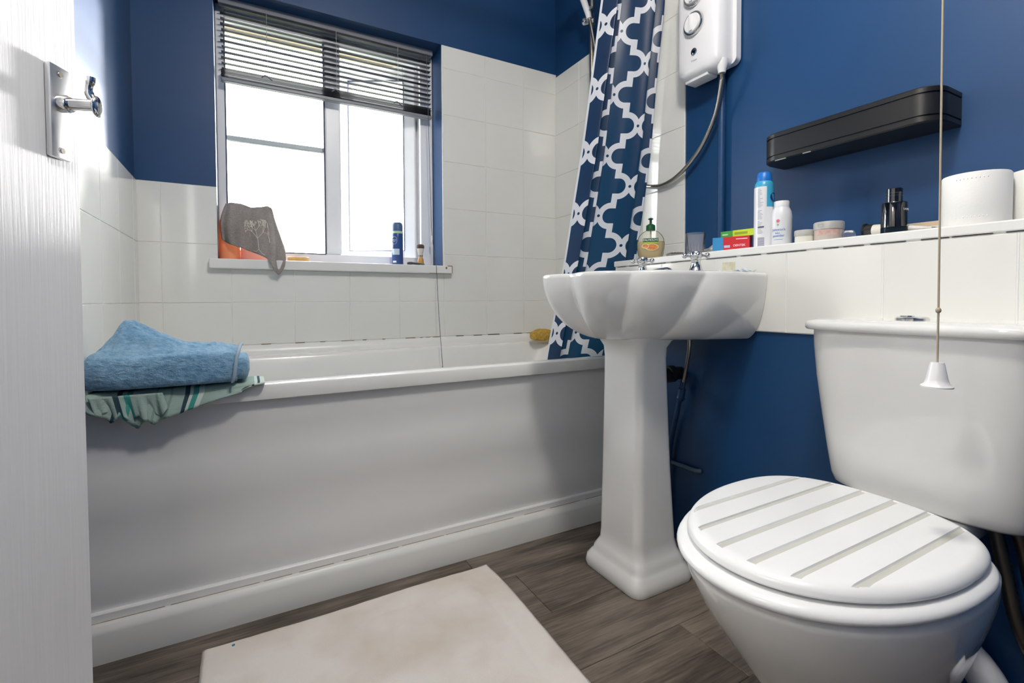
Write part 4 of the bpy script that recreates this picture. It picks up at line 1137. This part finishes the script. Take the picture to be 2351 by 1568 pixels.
# glass tumbler
CG = clear_mat('clear_glass', '#ffffff', .075, .02)
bm = lathe(B(), [(0, .0), (.022, 0), (.024, .003), (.0305, .07), (.0298, .0705), (.029, .07), (.024, .014), (.018, .011), (0, .011)], (0, 0, 0), 30)
t = empty('glass_tumbler', (1.25, 1.056, LZ)); tag(t, 'small clear glass tumbler on the ledge', 'glass'); obj('cup', bm, CG, t, 60)
for k in range(9):
    a = 2*math.pi*k/9; bm = B(); tube(bm, [(.0246*math.cos(a), .0246*math.sin(a), .004), (.0262*math.cos(a), .0262*math.sin(a), .02), (.0275*math.cos(a), .0275*math.sin(a), .034)], [.0035, .003, .0008], 8); obj('facet', bm, CG, t, 60)
# crumpled tube
t = empty('crumpled_tube', (1.285, 1.022, LZ), R(65)); tag(t, 'crumpled silver and black ointment tube behind the tumbler', 'tube')
bm = B(); rings = []
for i in range(9):
    q = i/8; rings.append([Vector((-.035+.07*q, (.017+.004*math.sin(q*9))*math.cos(a), .0165+(.0155*(1-q*.75))*math.sin(a)*(1+.25*noise.noise(Vector((q*5, a, 0)))))) for a in [2*math.pi*k/18 for k in range(18)]])
loft(bm, rings, True, True, True); obj('tube_body', bm, M('silver_tube', '#a9a8a6', .35, metal=.4, var=.3, var_scale=60), t, 40)
bm = B(); cyl(bm, (-.05, 0, .0165), (-.034, 0, .0165), .011, 18); obj('cap', bm, DARK, t, 40)
# toothpaste boxes
def carton(name, label, loc, rz, L, W, H, cols, cat='box'):
    t = empty(name, loc, R(rz)); tag(t, label, cat)
    x = -L/2
    for k, (frac, mt) in enumerate(cols):
        obj('carton' if k == 0 else 'carton_end', boxm((x, -W/2, 0), (x+L*frac, W/2, H), .0006, 1), mt, t); x += L*frac
    return t
RED = M('red_carton', '#c4202e', .4); SKY = M('sky_blue_carton', '#2f86bd', .4)
t = carton('toothpaste_box', 'red toothpaste carton with a sky blue end on the ledge', (1.245, .921, LZ), -66, .100, .036, .042, [(.3, SKY), (.7, RED)])
text_mesh('lettering', 'DENTEK', .0085, INK, t, lambda x, y, d: Vector((.023+x, -.0181-d, .016+y)))
obj('print_bar', boxm((-.018, -.0183, .011), (-.002, -.018, .018)), M('pale_lilac', '#b9c3de', .5), t)
obj('print_bar', boxm((.014, -.0183, .0335), (.044, -.018, .0355)), INK, t)
t = carton('toothpaste_box', 'lime green carton lying on top of the red carton', (1.262, .905, LZ+.0422), -82, .105, .034, .019, [(.35, M('green_carton', '#3f9a3a', .4)), (.65, M('lime_carton', '#bdd634', .4))])
obj('print_bar', boxm((-.01, -.0173, .006), (.028, -.017, .013)), M('olive_print', '#8ea52a', .5), t)
obj('print_bar', boxm((-.047, -.0173, .007), (-.03, -.017, .011)), M('mint_print', '#b9dba8', .5), t)
# blue and white spray can
loc = (1.245, .8235, LZ); fa = facing(loc); CANW = M('white_can', '#e2e3e6', .3); AQUA = M('aqua_can', '#3fa0c6', .3)
can = lathe_thing('deodorant_can', 'tall white and aqua spray can with a blue cap on the ledge', 'can', loc,
    [('body', [(0, 0), (.0225, 0), (.0243, .002), (.0243, .166), (.0225, .176), (.0195, .181), (0, .181)], AQUA), ('cap', [(0, .181), (.0192, .181), (.0192, .187), (.0165, .203), (.0135, .2065), (0, .2068)], M('royal_blue_cap', '#1e6fc4', .35))])
cyl_patch('label_panel', .0243, fa-2.2, fa+.27, .003, .165, CANW, can, .0003, 30)
cyl_patch('label_panel', .0243, fa+.27, fa+1.6, .003, .11, CANW, can, .0003, 20)
fcan = cyl_map(.0243, fa-.2, 0)
bm = B(); rs = random.getstate(); random.seed(3)
for k in range(34):
    z = .158-.0036*k
    if k in (14, 15, 23): continue
    a0 = -.011; L = random.uniform(.005, .0145)
    sheet(bm, [[fcan(a0+L*i/6, z+e, .0003) for i in range(7)] for e in (-.0005, .0005)])
random.setstate(rs)
tag(obj('small_print', bm, M('grey_ink', '#8f929c', .6), can, 180), kind='stuff')
cyl_patch('print_bar', .0243, fa-.62, fa+.02, .0545, .0585, M('dark_violet_ink', '#4a4668', .5), can, .0006)
bm = B()
for k in range(9): z = .004+.0029*k; sheet(bm, [[fcan(-.0105+.0165*i/6, z+e, .0003) for i in range(7)] for e in (-.0007, .0007)])
tag(obj('barcode', bm, M('violet_ink', '#6c6a8c', .5), can, 180), kind='stuff')
bm = B(); fc_ = cyl_map(.0243, fa+1.12, .136); bm.faces.new([bm.verts.new(fc_(.012*math.cos(a), .012*math.sin(a), .0004)) for a in [2*math.pi*k/24 for k in range(24)]]); obj('emblem', bm, M('navy_ink', '#1c2f6c', .5), can)
# white powder bottle
loc = (1.258, .782, LZ); fa = facing(loc)
pb = lathe_thing('powder_bottle', 'white powder bottle with blue lettering beside the tall spray can', 'bottle', loc,
    [('body', [(0, 0), (.0235, 0), (.0252, .003), (.0252, .082), (.0235, .094), (.019, .1035), (.0182, .106), (0, .106)], M('white_hdpe', '#dedfe3', .35)), ('cap', [(0, .106), (.0185, .106), (.0185, .1205), (.0175, .122), (0, .122)], M('white_cap', '#e3e3e5', .35))])
BINK = M('blue_ink', '#5b86c4', .5); pm = cyl_map(.0252, fa-.28, 0)
text_mesh('lettering', "Johnson's", .0085, BINK, pb, lambda x, y, d: pm(x, y+.045, d)); text_mesh('lettering', 'baby', .006, BINK, pb, lambda x, y, d: pm(x-.002, y+.036, d)); text_mesh('lettering', 'powder', .009, BINK, pb, lambda x, y, d: pm(x, y+.029, d))
cyl_patch('print_bar', .0252, fa-.75, fa+.12, .0185, .0195, BINK, pb)
for z, r_, c_ in ((.068, .0042, '#d8748c'), (.058, .0022, '#8fb98a')):
    bm = B(); bm.faces.new([bm.verts.new(pm(-.001+r_*math.cos(a), z+r_*math.sin(a), .0004)) for a in [2*math.pi*k/20 for k in range(20)]]); obj('print_dot', bm, M('dot'+c_[1:], c_, .5), pb)
# cream jars
JL = M('jar_lid_grey', '#a9a9a6', .4); JB = M('jar_body_cream', '#cfcdc4', .3)
loc = (1.25, .7155, LZ); fa = facing(loc)
j1 = lathe_thing('cream_jar', 'smaller cream jar with a grey lid on the ledge', 'jar', loc, [('body', [(0, 0), (.021, 0), (.0225, .002), (.0225, .022), (0, .022)], JB), ('lid', [(0, .022), (.0235, .022), (.0235, .0345), (.0225, .036), (0, .036)], JL)], 'cream jars')
cyl_patch('label_panel', .0225, fa-1.2, fa+.9, .004, .019, M('cream_label', '#d9d8cc', .5), j1)
loc = (1.255, .6605, LZ); fa = facing(loc)
j2 = lathe_thing('cream_jar', 'larger cream jar with a grey lid and pink label on the ledge', 'jar', loc, [('body', [(0, 0), (.029, 0), (.031, .002), (.031, .031), (0, .031)], M('jar_body_beige', '#c4b9b1', .3)), ('lid', [(0, .031), (.0325, .031), (.0325, .047), (.031, .049), (0, .049)], JL)], 'cream jars')
cyl_patch('label_panel', .031, fa-1., fa+.8, .016, .029, M('pink_label', '#bfa096', .5, var=.2, var_scale=80), j2)
f2 = cyl_map(.0325, fa-.55, .04)
bm = B(); tube(bm, [f2(x, y, .0002) for x, y in ((-.006, -.003), (.006, -.003), (.006, .003), (-.006, .003), (-.006, -.003))], .0004, 5); obj('embossed_mark', bm, GREYPL, j2)
# small clear cut-glass stopper
t = empty('glass_stopper', (1.225, .601, LZ), R(25)); tag(t, 'small clear faceted stopper lying beside the larger cream jar', 'stopper')
bm = B(); loft(bm, [rrect(-.009*s_, .009*s_, -.013*s_, .013*s_, .003, z, 2) for s_, z in ((.8, 0), (1, .006), (1, .014), (.75, .019))], True, True, True); obj('facets', bm, clear_mat('tinted_glass', '#c9d3e6', .08, .02), t, 20)
# white cosmetic tube with a black cap, lying along the ledge
t = empty('cosmetic_tube', (1.262, .515, LZ), R(-90)); tag(t, 'white tube with a dark chrome cap lying behind the black bottle', 'tube')
bm = B(); rings = []
for i in range(10):
    q = i/9; hh = lerp(.0155, .003, q**1.4); rings.append([Vector((-.05+.11*q, .0175*math.cos(a), .0158+hh*math.sin(a)-(.0155-hh)*.55)) for a in [2*math.pi*k/20 for k in range(20)]])
loft(bm, rings, True, True, True); obj('tube_body', bm, M('pearl_tube', '#d9d6cf', .3), t, 50)
bm = B(); cyl(bm, (-.066, 0, .0165), (-.05, 0, .0165), .0165, 24); obj('cap', bm, M('gunmetal', '#4a4846', .25, metal=.7), t, 40)
bm = B(); cyl(bm, (-.0705, 0, .018), (-.066, 0, .018), .0175, 24); obj('cap_end', bm, BLACK, t, 40)
# beige carton lying flat at the back
t = carton('cosmetic_box', 'flat beige carton lying at the back behind the toilet roll', (1.335, .50, LZ), -88, .15, .05, .03, [(1., M('beige_carton', '#cdb89d', .5))])
obj('print_patch', boxm((-.02, -.0254, .006), (.002, -.025, .018)), M('dark_patch', '#2e3244', .5), t); obj('print_patch', boxm((.01, -.0254, .003), (.065, -.025, .02)), M('pale_patch', '#ded9d2', .5), t)
# black scent bottle
loc = (1.235, .5165, LZ); fa = facing(loc)
t = empty('scent_bottle', loc); tag(t, 'round black glass scent bottle on the ledge', 'bottle')
obj('glass_base', lathe(B(), [(0, 0), (.0215, 0), (.0235, .002), (.0235, .016), (0, .016)], (0, 0, 0), 36), clear_mat('smoke_glass', '#6f8394', .25, .03, '#2a3a4a'), t, 40)
bd = obj('bottle_body', lathe(B(), [(0, .016), (.0235, .016), (.0235, .067), (.0225, .069), (0, .069)], (0, 0, 0), 36), M('black_glass', '#0b0c10', .08, coat=1.), t, 40)
text_mesh('lettering', 'SAUVAGE', .0062, M('silver_ink', '#b9bcc2', .3), t, lambda x, y, d: cyl_map(.0235, fa+1.25, 0)(x, y+.052, d))
obj('cap', lathe(B(), [(0, .069), (.0148, .069), (.0148, .0985), (.0138, .0995), (0, .0995)], (0, 0, 0), 32), MATS['black_glass'], t, 40)
bm = B()
for z in (.0835, .0895): lathe(bm, [(.0146, z-.0003), (.0151, z), (.0146, z+.0003)], (0, 0, 0), 32)
obj('cap_ring', bm, M('grey_line', '#777a80', .3, metal=.6), t)
# toilet rolls
def roll(loc, label, rz=0.):
    t = empty('toilet_roll', loc, rz); tag(t, label, 'toilet roll', 'toilet rolls on the ledge')
    ro, ri_, h = .0515, .021, .103
    bm = B(); n = 56
    def rg(r, z, e=0): return [Vector(((r+e*k/n)*math.cos(2*math.pi*k/n), (r+e*k/n)*math.sin(2*math.pi*k/n), z)) for k in range(n)]
    loft(bm, [rg(ri_, .001), rg(ro-.002, 0), rg(ro, .003), rg(ro, h-.003), rg(ro-.002, h), rg(ri_, h-.001), rg(ri_, .001)], True); obj('paper', bm, PAPER, t, 50)
    bm = B(); loft(bm, [rg(ri_-.0005, .0005), rg(ri_-.0005, h), rg(ri_-.0025, h), rg(ri_-.0025, .0005), rg(ri_-.0005, .0005)], True); obj('card_core', bm, M('card_brown', '#b39a7a', .9), t, 50)
    fa = facing(loc); bm = B()
    for z in (h-.012, .018):
        for k in range(9):
            a = fa-.55+.11*k; sphere(bm, (ro*math.cos(a), ro*math.sin(a), z), .0011, (1, 1, 1.6), 6)
    tag(obj('embossing', bm, PAPER, t, 60), kind='stuff')
    bm = B(); sheet(bm, [[Vector(((ro+.0004+.0022*q/8)*math.cos(fa-1.2-.5*q/8), (ro+.0004+.0022*q/8)*math.sin(fa-1.2-.5*q/8), z)) for q in range(9)] for z in (.002, h-.003)]); o = obj('loose_end', bm, PAPER, t, 180)
    return t
roll((1.262, .392, LZ), 'nearer white toilet roll standing on the ledge')
roll((1.328, .311, LZ), 'second toilet roll at the right end of the ledge, cut by the frame')
